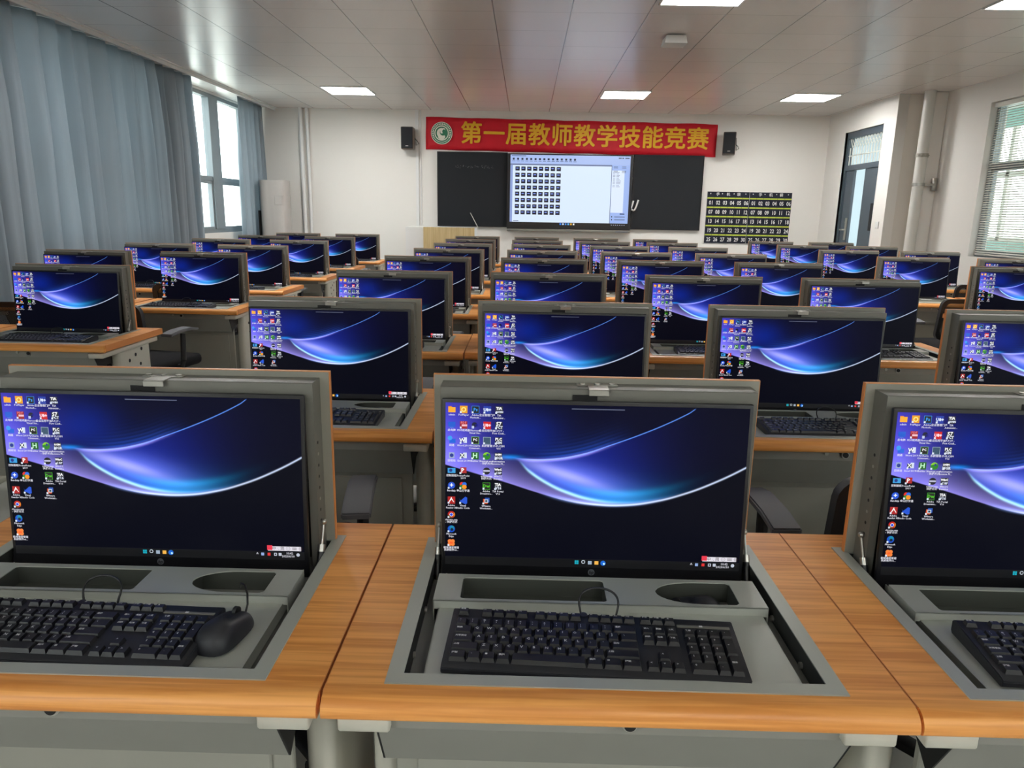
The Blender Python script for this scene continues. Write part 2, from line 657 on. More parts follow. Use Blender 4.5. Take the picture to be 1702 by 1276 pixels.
def rrect(x0, y0, x1, y1, r, n=4):
    out = []
    for cx, cy, a in ((x1 - r, y1 - r, 0), (x0 + r, y1 - r, PI / 2), (x0 + r, y0 + r, PI), (x1 - r, y0 + r, 3 * PI / 2)):
        for i in range(n + 1):
            t = a + PI / 2 * i / n
            out.append((cx + r * math.cos(t), cy + r * math.sin(t)))
    return out


def thing(name, label, cat, loc=(0, 0, 0), rz=0.0, group=None):
    o = bpy.data.objects.new(name, None)
    COL.objects.link(o)
    o.location = loc
    o.rotation_euler = (0, 0, rz)
    o.empty_display_size = 0.1
    return tag(o, label, cat, group)


def tag(o, label, cat, group=None):
    o['label'] = label
    o['category'] = cat
    if group:
        o['group'] = group
    return o


def struct(o):
    o['kind'] = 'structure'
    return o


def clone(root, parent=None):
    c = root.copy()
    COL.objects.link(c)
    c.parent = parent
    for ch in list(root.children):
        clone(ch, c)
    return c


# ------------------------------------------------------------------ the room
XL, XR, XD = -4.38, 5.20, 4.69        # window wall, outer right wall, door wall
YF, YB = 12.0, -6.4                   # blackboard wall, back wall
ZC = 2.955
YC = 9.86                             # camera-facing side of the door-wall step

mb = MB(); mb.box((XL - .3, YB - .2, -.1), (7.2, YF + 4.0, 0)); struct(mb.build('floor', 'floor'))
mb = MB(); mb.box((XL - .1, YB, ZC), (XR + .1, YF + .1, ZC + .1)); struct(mb.build('ceiling', 'ceiling'))
mb = MB(); mb.box((XL - .3, YF, 0), (XD + .2, YF + .2, ZC + .1)); struct(mb.build('wall_front', 'wall'))
mb = MB(); mb.box((XL - .3, YB - .2, 0), (XR + .2, YB, ZC)); struct(mb.build('wall_back', 'wall'))


def wall_with_openings(name, x0, x1, y0, y1, opens, m='wall', top=ZC + .1):
    """Wall slab in the YZ plane between x0..x1 with rectangular openings (ya, yb, za, zb)."""
    b = MB()
    outer = [(y0, 0), (y1, 0), (y1, top), (y0, top)]
    holes = [[(a, c), (a, d), (bb, d), (bb, c)] for a, bb, c, d in opens]
    me = shape_mesh(outer, holes, (x1 - x0) / 2)
    mt = Matrix(((0, 0, 1, (x0 + x1) / 2), (1, 0, 0, 0), (0, 1, 0, 0), (0, 0, 0, 1)))
    b.mesh(me, mt)
    bmesh.ops.recalc_face_normals(b.bm, faces=list(b.bm.faces))
    return struct(b.build(name, m))


WIN_Z0, WIN_Z1 = 1.06, 2.93
wall_with_openings('wall_left', XL - .24, XL, YB, YF, [(-5.9, -2.3, WIN_Z0, WIN_Z1), (-1.5, 1.9, WIN_Z0, WIN_Z1), (2.6, 5.6, WIN_Z0, WIN_Z1), (6.2, 8.6, WIN_Z0, WIN_Z1), (9.2, 11.75, WIN_Z0, WIN_Z1)])  # first opening is unseen, added behind the camera for frontal fill
DOOR = (10.19, 11.36, 0.02, 2.64)
wall_with_openings('wall_door', XD, XD + .13, YC, YF, [DOOR])
BW = (6.2, 8.76, 1.00, 2.70)          # blind window
BW_FILL = (-4.6, -.6, 1.00, 2.70)  # unseen opening, set behind the camera to let in fill daylight
wall_with_openings('wall_right', XR, XR + .2, YB, YC, [BW, BW_FILL])
mb = MB(); mb.box((XD + .13, YC, 0), (XR + .2, YC + .12, ZC)); struct(mb.build('wall_step', 'column'))
mb = MB(); mb.box((XR - .165, YC - .20, 0), (XR, YC, ZC), 0, .012, 2); struct(mb.build('trim_corner', 'wall'))
mb = MB(); mb.box((XL + .385, YB, ZC - .045), (XL + .40, YF, ZC)); mb.box((XL + .40, YB, ZC - .012), (XL + .43, YF, ZC)); struct(mb.build('trim_ceiling', 'white'))
# corridor seen through the open door and behind the blinds
mb = MB(); mb.box((XD + .13, 13.4, 0), (7.1, 13.5, 3.0)); struct(mb.build('wall_corridor_end', 'corridor'))
mb = MB(); mb.box((7.0, YB, 0), (7.1, 13.4, 1.12)); mb.box((7.0, YB, 2.75), (7.1, 13.4, 3.0)); struct(mb.build('wall_corridor', 'teal'))
mb = MB(); mb.box((XD + .13, YB, 3.0), (7.2, 13.5, 3.1)); struct(mb.build('ceiling_corridor', 'wall'))  # unseen roof, put in to keep daylight in the corridor low
mb = MB()
for k in range(10):
    yy = 4.0 + k * 1.02
    mb.box((7.0, yy - .04, 1.12), (7.06, yy + .04, 2.75))
mb.box((7.0, YB, 2.05), (7.06, 13.4, 2.12)); mb.box((7.0, YB, 1.12), (7.06, 13.4, 1.18))
struct(mb.build('window_7', 'slat'))


def window_frame(name, x, y0, y1, z0, z1, mull, trans, thick, facing=1):
    """Framed window: mull = list of (y, width), trans = heights of horizontal bars."""
    b = MB()
    t = .05
    b.box((x - thick, y0, z0), (x, y0 + t, z1)); b.box((x - thick, y1 - t, z0), (x, y1, z1))
    b.box((x - thick, y0 + t, z0), (x, y1 - t, z0 + t)); b.box((x - thick, y0 + t, z1 - t), (x, y1 - t, z1))
    ys = [y0 + t]
    for my, mw in mull:
        b.box((x - thick, my - mw / 2, z0 + t), (x + .012, my + mw / 2, z1 - t), 0, .004)
        ys += [my - mw / 2, my + mw / 2]
    ys.append(y1 - t)
    for a, c in zip(ys[0::2], ys[1::2]):
        for tz in trans:
            b.box((x - thick * .9, a, tz - .032), (x - .004, c, tz + .032), 0, .003)
        # opening sash: a thinner inner frame in the lower light
        lo, hi = z0 + t, trans[0] - .032
        for q in ((a, a + .035), (c - .035, c)):
            b.box((x - thick * .7, q[0], lo), (x - .012, q[1], hi), 0, .002)
        b.box((x - thick * .7, a + .035, lo), (x - .012, c - .035, lo + .035)); b.box((x - thick * .7, a + .035, hi - .035), (x - .012, c - .035, hi))
    o = struct(b.build(name, 'alu'))
    g = MB()
    for a, c in zip(ys[0::2], ys[1::2]):
        g.box((x - thick * .55, a, z0 + t), (x - thick * .45, c, z1 - t))
    g.build('pane', 'glass', o)
    return o


window_frame('window_1', XL - .02, 9.2, 11.75, WIN_Z0, WIN_Z1, [(10.62, .30)], [1.80], .09)
window_frame('window_2', XL - .02, 6.2, 8.6, WIN_Z0, WIN_Z1, [(7.4, .16)], [1.80], .09)
window_frame('window_3', XL - .02, 2.6, 5.6, WIN_Z0, WIN_Z1, [(4.1, .16)], [1.80], .09)
window_frame('window_4', XL - .02, -1.5, 1.9, WIN_Z0, WIN_Z1, [(.2, .16)], [1.80], .09)
window_frame('window_8_fill', XL - .02, -5.9, -2.3, WIN_Z0, WIN_Z1, [(-4.1, .16)], [1.80], .09)  # unseen uncurtained window, added as frontal fill for the desks
window_frame('window_5', XR + .15, BW[0], BW[1], BW[2], BW[3], [(7.5, .08)], [2.02], .07)
window_frame('window_6_fill', XR + .15, BW_FILL[0], BW_FILL[1], BW_FILL[2], BW_FILL[3], [(-2.6, .08)], [2.02], .07)  # unseen, frames the fill opening behind the camera

# door with lattice transom, standing open
dr = MB()
dx0, dx1 = XD + .03, XD + .115
y0, y1, z1 = DOOR[0], DOOR[1], DOOR[3]
dr.box((dx0, y0, 0), (dx1, y0 + .05, z1)); dr.box((dx0, y1 - .06, 0), (dx1, y1, z1))
dr.box((dx0, y0 + .05, z1 - .09), (dx1, y1 - .06, z1)); dr.box((dx0, y0 + .05, 2.10), (dx1, y1 - .06, 2.17))
door = struct(dr.build('door_1', 'doorpaint'))
lb = MB()
n = 13
for i in range(n):
    yy = y0 + .07 + (y1 - y0 - .15) * i / (n - 1)
    lb.cyl((XD + .06, yy, 2.17), (XD + .06, yy, 2.42), .007, seg=6)
lb.box((XD + .052, y0 + .05, 2.30), (XD + .068, y1 - .06, 2.312))
for i in range(12):
    for sgn in (1, -1):
        ya = y0 + .05 + (y1 - y0 - .11) * i / 12
        yb = ya + sgn * .13
        yb = min(max(yb, y0 + .05), y1 - .06)
        lb.cyl((XD + .06, ya, 2.42), (XD + .06, yb, 2.55), .006, seg=5)
lb.build('lattice', 'slat', door)
lf = MB()
lf.box((XD + .05, y1 - .31, .03), (XD + .09, y1 - .065, 2.095), 0, .004)
leaf = lf.build('door_leaf', 'doorpaint', door)
lf = MB()
lf.box((XD + .03, y1 - .285, 1.10), (XD + .05, y1 - .245, 1.42), 0, .004)
lf.cyl((XD + .0, y1 - .265, 1.25), (XD + .05, y1 - .265, 1.25), .011)
lf.box((XD - .012, y1 - .275, 1.24), (XD + .002, y1 - .17, 1.26), 0, .003)
lf.cyl((XD + .025, y1 - .265, 1.36), (XD + .05, y1 - .265, 1.36), .012)
lf.build('door_handle', 'chrome', leaf)
lf = MB()
lf.box((XD + .05, y0 + .055, .03), (XD + .09, y0 + .50, 2.095), 0, .004)
leaf2 = lf.build('door_leaf', 'doorpaint', door)
lf = MB(); lf.box((XD + .046, y0 + .08, 1.25), (XD + .05, y0 + .20, 1.62)); lf.build('sign_plate', 'dark', leaf2)
dt = MB()
dt.box((XD - .004, y1, 0), (XD + .03, y1 + .006, z1 + .006)); dt.box((XD - .004, y0 - .006, 0), (XD + .03, y0, z1 + .006))
struct(dt.build('trim_door', 'white'))

# ------------------------------------------------------------------ curtains
def curtain(name, x, ya, yb, z0, z1, lam, amp, label, seed):
    rnd = random.Random(seed)
    ny = int((yb - ya) / .018)
    nz = 26
    ph, phs = 0.0, []
    k = 0.0
    for i in range(ny + 1):
        if i % 9 == 0:
            k = lam * (0.72 + .62 * rnd.random())
        ph += 2 * PI * ((yb - ya) / ny) / k
        phs.append(ph)
    off = [rnd.uniform(-1, 1) for _ in range(16)]
    b = MB()
    V = []
    for i in range(ny + 1):
        row = []
        y = ya + (yb - ya) * i / ny
        for j in range(nz + 1):
            t = j / nz                       # 0 top .. 1 bottom
            z = z1 + (z0 - z1) * t
            p = phs[i]
            a = amp * (.45 + .55 * min(1, t * 3.5)) * (1 + .28 * math.sin(y * 1.7 + off[0] * 3))
            sh = .35 * math.sin(1.3 * t + y * 2.1 + off[1])
            w = math.sin(p + sh) + .38 * math.sin(2 * p + 1.1 + .8 * t + off[2]) + .22 * math.sin(.5 * p + 2.0 * t + off[3])
            if t < .05:
                w = w * .7 + .5 * (1 if math.sin(p) > .6 else 0)
            row.append(b.bm.verts.new((x + a * w, y + .018 * math.sin(p * .7 + t * 2.2 + off[4]), z)))
        V.append(row)
    for i in range(ny):
        for j in range(nz):
            b.bm.faces.new((V[i][j], V[i][j + 1], V[i + 1][j + 1], V[i + 1][j]))
    o = b.build(name, 'curtain', None, 180)
    md = o.modifiers.new('cloth', 'SOLIDIFY')
    md.thickness = .004
    return tag(o, label, 'curtain')


curtain('curtain', XL + .22, -1.9, 9.46, .06, ZC - .001, .225, .078, 'long blue-grey pleated curtain drawn across the window wall beside the desks', 3)
curtain('curtain', XL + .21, 10.91, 11.93, .06, ZC - .001, .15, .05, 'short blue-grey curtain gathered in the corner beside the covered air conditioner', 5)

# ------------------------------------------------------------------ ceiling lamps
lamp_root = None
for yi, ly in enumerate((10.24, 5.72, -2.6)):  # last row is unseen, added behind the camera as frontal fill
    for xi, lx in enumerate((-2.40, 1.27, 3.70)):
        if lamp_root is None:
            t = thing('ceiling_light', '', 'ceiling light', (lx, ly, ZC), 0, 'square ceiling light panels')
            b = MB()
            for q in (((-.305, -.305, -.012), (.305, -.29, 0)), ((-.305, .29, -.012), (.305, .305, 0)), ((-.305, -.29, -.012), (-.29, .29, 0)), ((.29, -.29, -.012), (.305, .29, 0))):
                b.box(*q)
            b.build('frame', 'white', t)
            b = MB(); b.box((-.29, -.29, -.009), (.29, .29, -.002))
            b.build('diffuser', emis('lit_diffuser', (1.0, .985, .96, 1), LAMP_STRENGTH), t)
            lamp_root = t
        else:
            t = clone(lamp_root)
            t.location = (lx, ly, ZC)
        cx = ('nearest the curtains', 'in the middle run', 'nearest the door wall')[xi]
        cy = ('before the blackboard wall', 'over the middle rows', 'added as unseen fill behind the back row')[yi]
        t['label'] = 'lit square ceiling panel %s, %s' % (cy, cx)

t = thing('access_point', 'small white wireless box hanging under the ceiling between the light panels', 'wireless access point', (1.285, 7.03, ZC))
b = MB(); b.prism([(-.10, -.075), (.10, -.075), (.085, -.012), (-.085, -.012)], 'y', -.10, .10); b.build('body', 'white', t)
b = MB(); b.box((-.06, -.06, -.012), (.06, .06, 0)); b.build('mount', 'lam', t)

# ------------------------------------------------------------------ blackboard wall
t = thing('speaker', 'black wall speaker on the window side of the red banner', 'speaker', (-1.87, YF, CAMZ + 1.13))
def make_speaker(t, rz):
    b = MB(); b.box((-.095, -.27, -.165), (.095, -.06, .165), 0, .012, 2); o = b.build('cabinet', 'spk_side', t)
    b = MB(); b.box((-.088, -.285, -.155), (.088, -.268, .155), 0, .008, 2); b.build('grille', 'speaker', t)
    b = MB(); b.box((-.02, -.288, -.125), (.02, -.284, -.115)); b.build('badge', 'chrome', t)
    b = MB(); b.box((-.03, -.06, -.04), (.03, 0, .04)); b.build('bracket', 'dark', t)
    b = MB(); b.tube([(.08, -.05, .02), (.13, -.05, -.03), (.15, -.02, -.06), (.11, -.02, -.09), (.10, -.01, .1)], .006); b.build('cable', 'rubber', t)
make_speaker(t, 0)
t2 = clone(t); t2.location = (3.155, YF, CAMZ + 1.13); t2.rotation_euler[2] = 0
for c in t2.children:
    c.rotation_euler[2] = -.25
t2['label'] = 'black wall speaker on the door side of the red banner'
for q in (t, t2):
    q['group'] = 'wall speakers beside the banner'

# banner with the competition title
ban = thing('banner', 'long red cloth banner with gold Chinese title and round green emblem', 'banner', (.672, YF - .02, CAMZ + 1.205))
ban.rotation_euler = (0, math.radians(.55), 0)
b = MB()
nx, nz = 90, 6
V = [[b.bm.verts.new((-2.28 + 4.56 * i / nx, -.006 * math.sin(i * .55) - .004 * math.sin(i * 1.7 + j), -.243 + .486 * j / nz + .004 * math.sin(i * .4))) for j in range(nz + 1)] for i in range(nx + 1)]
for i in range(nx):
    for j in range(nz):
        b.bm.faces.new((V[i][j], V[i + 1][j], V[i + 1][j + 1], V[i][j + 1]))
o = b.build('cloth', 'red', ban, 180)
md = o.modifiers.new('hem', 'SOLIDIFY'); md.thickness = .003
b = MB()
for i, ch in enumerate('第一届教师教学技能竞赛'):
    for k, (ex, ez) in enumerate(((0, 0), (-.007, .003), (.007, .003), (-.007, -.005), (.007, -.005), (0, .006), (0, -.007))):
        b.mesh(text_mesh(ch, .345, .0, .0), XZ(-1.562 + i * .3545 + ex, -.018 - k * .0004, -.002 + ez))
b.build('lettering', 'gold', ban)
em = MB()
def disc(r, y, m, n=48, cx=0, cz=0):
    em.mesh(shape_mesh(circle(0, 0, r, n), (), .0012), XZ(-2.03 + cx, y, .005 + cz), m)
disc(.168, -.018, 1); disc(.158, -.021, 0); disc(.113, -.024, 1); disc(.098, -.0265, 0)
em.mesh(shape_mesh(circle(0, 0, .075, 30, .6, 5.4) + circle(.02, .01, .048, 30, 5.2, .8), (), .0012), XZ(-2.03, -.029, .005), 1)
em.mesh(shape_mesh(circle(-.01, -.035, .06, 16, 3.4, 6.2) + circle(-.01, -.01, .05, 16, 6.0, 3.6), (), .0012), XZ(-2.02, -.030, .0), 1)
em.mesh(shape_mesh(circle(.03, .0, .05, 16, 1.2, 4.0) + circle(.045, 0, .035, 16, 4.0, 1.2), (), .0012), XZ(-2.03, -.0305, .03), 1)
for i in range(22):
    a = PI * 1.15 - i * PI * 1.3 / 21
    em.box((-.008, -.0245, -.011), (.008, -.0225, .011), 1, mtx=Matrix.Translation((-2.03 + .136 * math.cos(a), 0, .005 + .136 * math.sin(a))) @ Matrix.Rotation(-(a - PI / 2), 4, 'Y'))
for i in range(14):
    a = -PI * .2 - i * PI * .6 / 13
    em.box((-.005, -.0245, -.008), (.005, -.0225, .008), 1, mtx=Matrix.Translation((-2.03 + .136 * math.cos(a), 0, .005 + .136 * math.sin(a))) @ Matrix.Rotation(-(a - PI / 2), 4, 'Y'))
em.build('emblem', ['green', 'cream'], ban)

# chalkboard halves and the interactive display between them
BZ0, BZ1 = CAMZ - .195, CAMZ + .955
def board_half(x0, x1, label):
    t = thing('chalkboard', label, 'chalkboard', ((x0 + x1) / 2, YF, BZ0), 0, 'sliding chalkboards on the front wall')
    w = (x1 - x0) / 2
    b = MB(); b.box((-w + .012, -.045, .012), (w - .012, -.012, BZ1 - BZ0 - .012)); b.build('writing_surface', 'board', t)
    b = MB()
    for q in (((-w, -.055, 0), (w, 0, .014)), ((-w, -.055, BZ1 - BZ0 - .014), (w, 0, BZ1 - BZ0)), ((-w, -.055, .014), (-w + .014, 0, BZ1 - BZ0 - .014)), ((w - .014, -.055, .014), (w, 0, BZ1 - BZ0 - .014))):
        b.box(*q)
    b.build('frame', 'dark', t)
    return t
lb_t = board_half(-1.43, -.315, 'dark chalkboard on the window side of the display, with faint chalk writing')
board_half(1.675, 2.775, 'dark chalkboard on the door side of the display, with a white hook')
b = MB()
rnd = random.Random(2)
for i in range(22):
    x = -.27 + i * .027 + rnd.uniform(-.006, .006) + (.03 if i > 10 else 0)
    for k in range(2):
        xa, za = x + rnd.uniform(-.012, .012), .925 + rnd.uniform(-.015, .018)
        b.cyl((xa, -.0462, za), (xa + rnd.uniform(-.014, .014), -.0462, za + rnd.uniform(-.016, .016)), .0022, seg=4)
b.build('chalk_writing', 'chalk', lb_t)

disp = thing('interactive_display', 'large lit interactive display showing a grid of student screens', 'display', (.672, YF - .02, CAMZ - .195))
b = MB(); b.box((-.985, -.10, -.02), (.985, 0, 1.135), 0, .008, 2); b.build('casing', 'plastic', disp)
b = MB(); b.box((-.985, -.112, -.055), (.985, -.01, -.018), 0, .006, 2); b.build('lower_bar', 'pan', disp)
for q in (((-.96, -.118, -.045), (-.92, -.111, -.03)), ((.75, -.114, -.05), (.95, -.1115, -.03))):
    b = MB(); b.box(*q); b.build('port', 'logo', disp)
b = MB(); b.box((-.04, -.114, -.04), (.04, -.1115, -.034)); b.build('badge', 'logo', disp)
b = MB()
b.color = rgb(226, 232, 246)
SW, SH = 1.88, 1.075          # lit area
def drect(x0, y0, x1, y1, col, lay=1):
    b.color = col
    yy = -.1005 - lay * .0006
    X = lambda q: -SW / 2 + q * SW
    Z = lambda q: .04 + SH - q * SH
    b.quad([(X(x0), yy, Z(y1)), (X(x1), yy, Z(y1)), (X(x1), yy, Z(y0)), (X(x0), yy, Z(y0))])
drect(0, 0, 1, 1, rgb(238, 246, 255), 0)
drect(0, 0, 1, .125, rgb(212, 224, 248)); drect(0, .125, .845, .145, rgb(170, 180, 205)); drect(0, .125, .02, .955, rgb(196, 208, 236))
drect(.845, .125, 1, .955, rgb(206, 220, 248)); drect(.85, .20, .955, .80, rgb(240, 246, 255), 2)
drect(.845, .13, .849, .955, rgb(150, 160, 190), 2)
drect(0, .955, 1, 1, rgb(12, 14, 22), 2)
for r in range(8):
    for c in range(8):
        x, y = .042 + c * .0492, .165 + r * .089
        drect(x, y, x + .036, y + .058, rgb(24, 36, 104), 2)
        drect(x + .006, y + .018, x + .026, y + .030, rgb(190, 205, 250), 3)
        drect(x, y, x + .036, y + .008, rgb(12, 16, 50), 3)
for c in range(15):
    x = .018 + c * .0365
    drect(x, .045, x + .016, .072, rgb(60, 84, 130), 2)
    drect(x - .004, .085, x + .022, .092, rgb(150, 165, 200), 2)
drect(.01, .012, .13, .02, rgb(120, 130, 160), 2)
for x0, x1 in ((.90, .925), (.93, .945), (.955, .99)):
    drect(x0, .022, x1, .034, rgb(40, 60, 110), 2)
rnd = random.Random(4)
for r in range(4):
    for c in range(2):
        drect(.862 + c * .07, .145 + r * .016 if r < 2 else .165 + r * .02, .862 + c * .07 + .035, .151 + r * .016 if r < 2 else .171 + r * .02, rgb(90, 105, 145), 3)
for r in range(11):
    drect(.858, .225 + r * .02, .878, .230 + r * .02, rgb(150, 160, 190), 3)
    drect(.888, .225 + r * .02, .888 + .02 + .02 * rnd.random(), .230 + r * .02, rgb(140, 152, 190), 3)
drect(.93, .81, .97, .825, rgb(110, 125, 170), 3)
drect(.885, .855, .975, .863, rgb(60, 80, 120), 3); drect(.885, .897, .975, .905, rgb(90, 105, 145), 3)
drect(.86, .85, .868, .868, rgb(40, 50, 80), 3); drect(.86, .892, .868, .91, rgb(40, 50, 80), 3)
drect(.03, .935, .075, .942, rgb(100, 120, 170), 3)
for c, col in enumerate(((90, 190, 255), (230, 240, 255), (120, 190, 240), (160, 220, 255), (250, 220, 120), (250, 250, 250))):
    drect(.425 + c * .0225, .966, .438 + c * .0225, .990, rgb(*col), 3)
for c in range(7):
    drect(.86 + c * .018, .974, .868 + c * .018, .983, rgb(220, 225, 235), 3)
b.build('screen', 'pixels', disp)

hk = MB(); hk.tube([(-.05, 0, .075), (-.075, 0, -.02), (-.072, -.005, -.06), (-.045, -.008, -.078), (-.02, -.005, -.06), (.0, 0, -.01), (.03, 0, .09)], .014, seg=8)
o = hk.build('magnet_hook', 'white', None, 60); o.location = (1.745, YF - .072, CAMZ + .175)
tag(o, 'small white U-shaped hook stuck on the chalkboard beside the display', 'hook')
hk = MB(); hk.cyl((-.90, YF - .062, CAMZ + .02), (-.775, YF - .10, CAMZ - .205), .006, seg=8)
tag(hk.build('pointer_stick', 'slat'), 'thin pale pointer stick leaning against the chalkboard above the lectern', 'pointer stick')

# numbered phone-pocket charts
def pocket_chart(x0, label):
    W_, H_ = .665, .80
    t = thing('pocket_chart', label, 'pocket chart', (x0, YF - .002, CAMZ - .385), 0, 'numbered phone pocket charts')
    b = MB(); b.box((0, -.008, 0), (W_, 0, H_)); back = b.build('backing', 'navy', t)
    b = MB()
    for i, ch in enumerate('手机袋'):
        b.mesh(text_mesh(ch, .055, .001), XZ(.165 + i * .165, -.0095, H_ - .04))
    for i in range(4):
        b.cyl((.05 + i * .185, -.012, H_ - .03), (.05 + i * .185, -.008, H_ - .03), .008, seg=8)
    b.build('heading', 'legend', back)
    pw, ph = W_ / 6, (H_ - .085) / 5
    pk = MB()
    pk.prism([(-.008, 0), (-.018, 0), (-.026, ph * .80), (-.020, ph * .82), (-.008, ph * .82)], 'x', .004, pw - .004)
    proto = None
    tr = MB(); tr.prism([(-.008, ph * .80), (-.010, ph * .80), (-.013, ph * .975), (-.008, ph * .975)], 'x', .002, pw - .002)
    for r in range(5):
        for c in range(6):
            loc = (c * pw, 0, H_ - .085 - (r + 1) * ph)
            if proto is None:
                proto = p = pk.build('pocket', 'navy', t)
                p.location = loc
                tp = tr.build('trim', 'lime', p)
            else:
                p = proto.copy(); COL.objects.link(p); p.parent = t; p.location = loc
                q = tp.copy(); COL.objects.link(q); q.parent = p
            nb = MB(); nb.mesh(text_mesh('%02d' % (r * 6 + c + 1), .085, .0018), XZ(pw / 2 + .006, -.0275, ph * .38) @ Matrix.Scale(.80, 4, (1, 0, 0)))
            nb.build('number', 'legend', p)
    return t
pocket_chart(2.875, 'navy pocket chart numbered 01 to 30, the one beside the chalkboard')
pocket_chart(3.548, 'navy pocket chart numbered 01 to 30, the one closer to the door')

# conduits on the front wall
for x, r, lab in ((-3.575, .032, 'white wall conduit next to the covered air conditioner'), (-3.475, .026, 'thinner white wall conduit facing the bare wall')):
    mb = MB(); mb.cyl((x, YF - .04, 0), (x, YF - .04, ZC), r, seg=16)
    tag(mb.build('conduit', 'white', None, 60), lab, 'conduit')
mb = MB(); mb.box((-1.775, YF - .022, .9), (-1.725, YF, ZC)); mb.box((-1.70, YF - .014, 1.2), (-1.685, YF, ZC))
tag(mb.build('cable_trunking', 'white'), 'slim white cable trunking from ceiling past the speaker beside the banner', 'cable trunking')

# covered air conditioner in the corner
ac = thing('air_conditioner', 'tall standing air conditioner under a pale grey cloth cover in the corner', 'air conditioner', (-3.87, 11.45, 0))
b = MB()
n = 40
V = []
for j in range(22):
    z = 1.83 * j / 21
    row = []
    for i in range(n):
        a = 2 * PI * i / n
        cx, sy = math.cos(a), math.sin(a)
        k = (abs(cx) ** 5 + abs(sy) ** 5) ** (-1 / 5)
        fold = 1 + .018 * math.sin(a * 9 + z * 1.3) * (1 - z / 2.6) + .012 * math.sin(a * 17 + 2 * z)
        row.append(b.bm.verts.new((.20 * k * cx * fold, .17 * k * sy * fold, z)))
    V.append(row)
for j in range(21):
    for i in range(n):
        b.bm.faces.new((V[j][i], V[j][(i + 1) % n], V[j + 1][(i + 1) % n], V[j + 1][i]))
b.bm.faces.new(V[-1])
b.build('cloth_cover', 'cloth_grey', ac, 50)
b = MB(); b.box((.05, -.184, 1.47), (.16, -.178, 1.60), 0, .002); b.box((.02, -.180, 1.60), (.19, -.176, 1.606)); b.build('front_badge', 'cloth_grey', ac)
b = MB(); b.box((-.235, -.12, 0), (-.205, .02, 1.38), 0, .006); b.build('hanging_strap', 'dark', ac)

# lectern
lc = thing('lectern', 'white teacher lectern with pale oak front panel below the chalkboard', 'lectern', (-1.26, 11.2, 0))
b = MB(); b.box((-.52, -.29, .05), (.50, .30, 1.15)); b.build('body', 'white', lc)
b = MB(); b.box((-.255, -.305, .07), (.50, -.288, 1.185)); b.build('front_panel', 'wood_pale', lc)
b = MB(); b.box((-.52, -.29, 1.15), (.50, .30, 1.185), 0, .003); b.build('top', 'white', lc)
b = MB(); b.box((-.5, -.27, 0), (.48, .28, .05)); b.build('plinth', 'dark', lc)

# pipe in the corner by the door
pp = thing('drain_pipe', 'pale vertical drain pipe in the corner beside the door', 'pipe', (4.945, YC - .25, 0))
b = MB(); b.cyl((0, 0, 0), (0, 0, ZC), .066, seg=24); b.build('pipe_body', 'pipe', pp, 60)
b = MB(); b.cyl((0, 0, CAMZ + .79), (0, 0, CAMZ + .835), .074, seg=24)
for k in range(5):
    a = -PI / 2 + (k - 2) * .5
    b.sphere((.074 * math.cos(a), .074 * math.sin(a), CAMZ + .812), .009, seg=8, rings=6)
b.build('clamp', 'lam', pp, 60)
b = MB(); b.cyl((0, 0, CAMZ + .44), (0, 0, CAMZ + .48), .073, seg=24); b.box((.05, -.012, CAMZ + .445), (.215, .008, CAMZ + .475)); b.box((.18, -.01, CAMZ + .39), (.235, .045, CAMZ + .54), 0, .004)
b.build('bracket', 'chrome', pp, 60)

sw = thing('light_switch', 'white wall switch plate between the door and the corner pipe', 'light switch', (XD, 10.02, CAMZ - .05))
b = MB(); b.box((-.012, -.045, -.045), (0, .045, .045), 0, .004); b.build('plate', 'white', sw)
b = MB(); b.box((-.016, -.03, -.03), (-.011, .03, .03), 0, .002); b.build('rocker', 'white', sw)


def blind(x, y0, y1, z0, z1, label):
    t = thing('venetian_blind', label, 'window blind', (x, (y0 + y1) / 2, z0))
    h = (y1 - y0) / 2
    H_ = z1 - z0
    b = MB(); b.box((-.03, -h, H_ - .045), (.03, h, H_)); b.build('headrail', 'slat', t)
    b = MB()
    nsl = int((H_ - .08) / .0265)
    for i in range(nsl):
        zc = .035 + i * .0265
        b.box((-.0125, -h + .01, -.0005), (.0125, h - .01, .0005), 0, 0, 1, Matrix.Translation((0, 0, zc)) @ Matrix.Rotation(math.radians(-33), 4, 'Y'))
    b.build('slats', 'slat', t)
    b = MB()
    k = int(2 * h / .45) + 1
    for i in range(k):
        yy = -h + .1 + (2 * h - .2) * i / (k - 1)
        for dx in (-.014, .014):
            b.cyl((dx, yy, .02), (dx, yy, H_ - .04), .0013, seg=4)
    b.build('ladder_cord', 'slat', t)
    b = MB(); b.box((-.014, -h + .01, 0), (.014, h - .01, .018), 0, .003); b.build('bottom_rail', 'slat', t)
    return t


blind(XR + .06, BW[0] + .02, BW[1] - .02, BW[2] + .02, BW[3] - .01, 'pale venetian blind lowered over the window past the drain pipe')


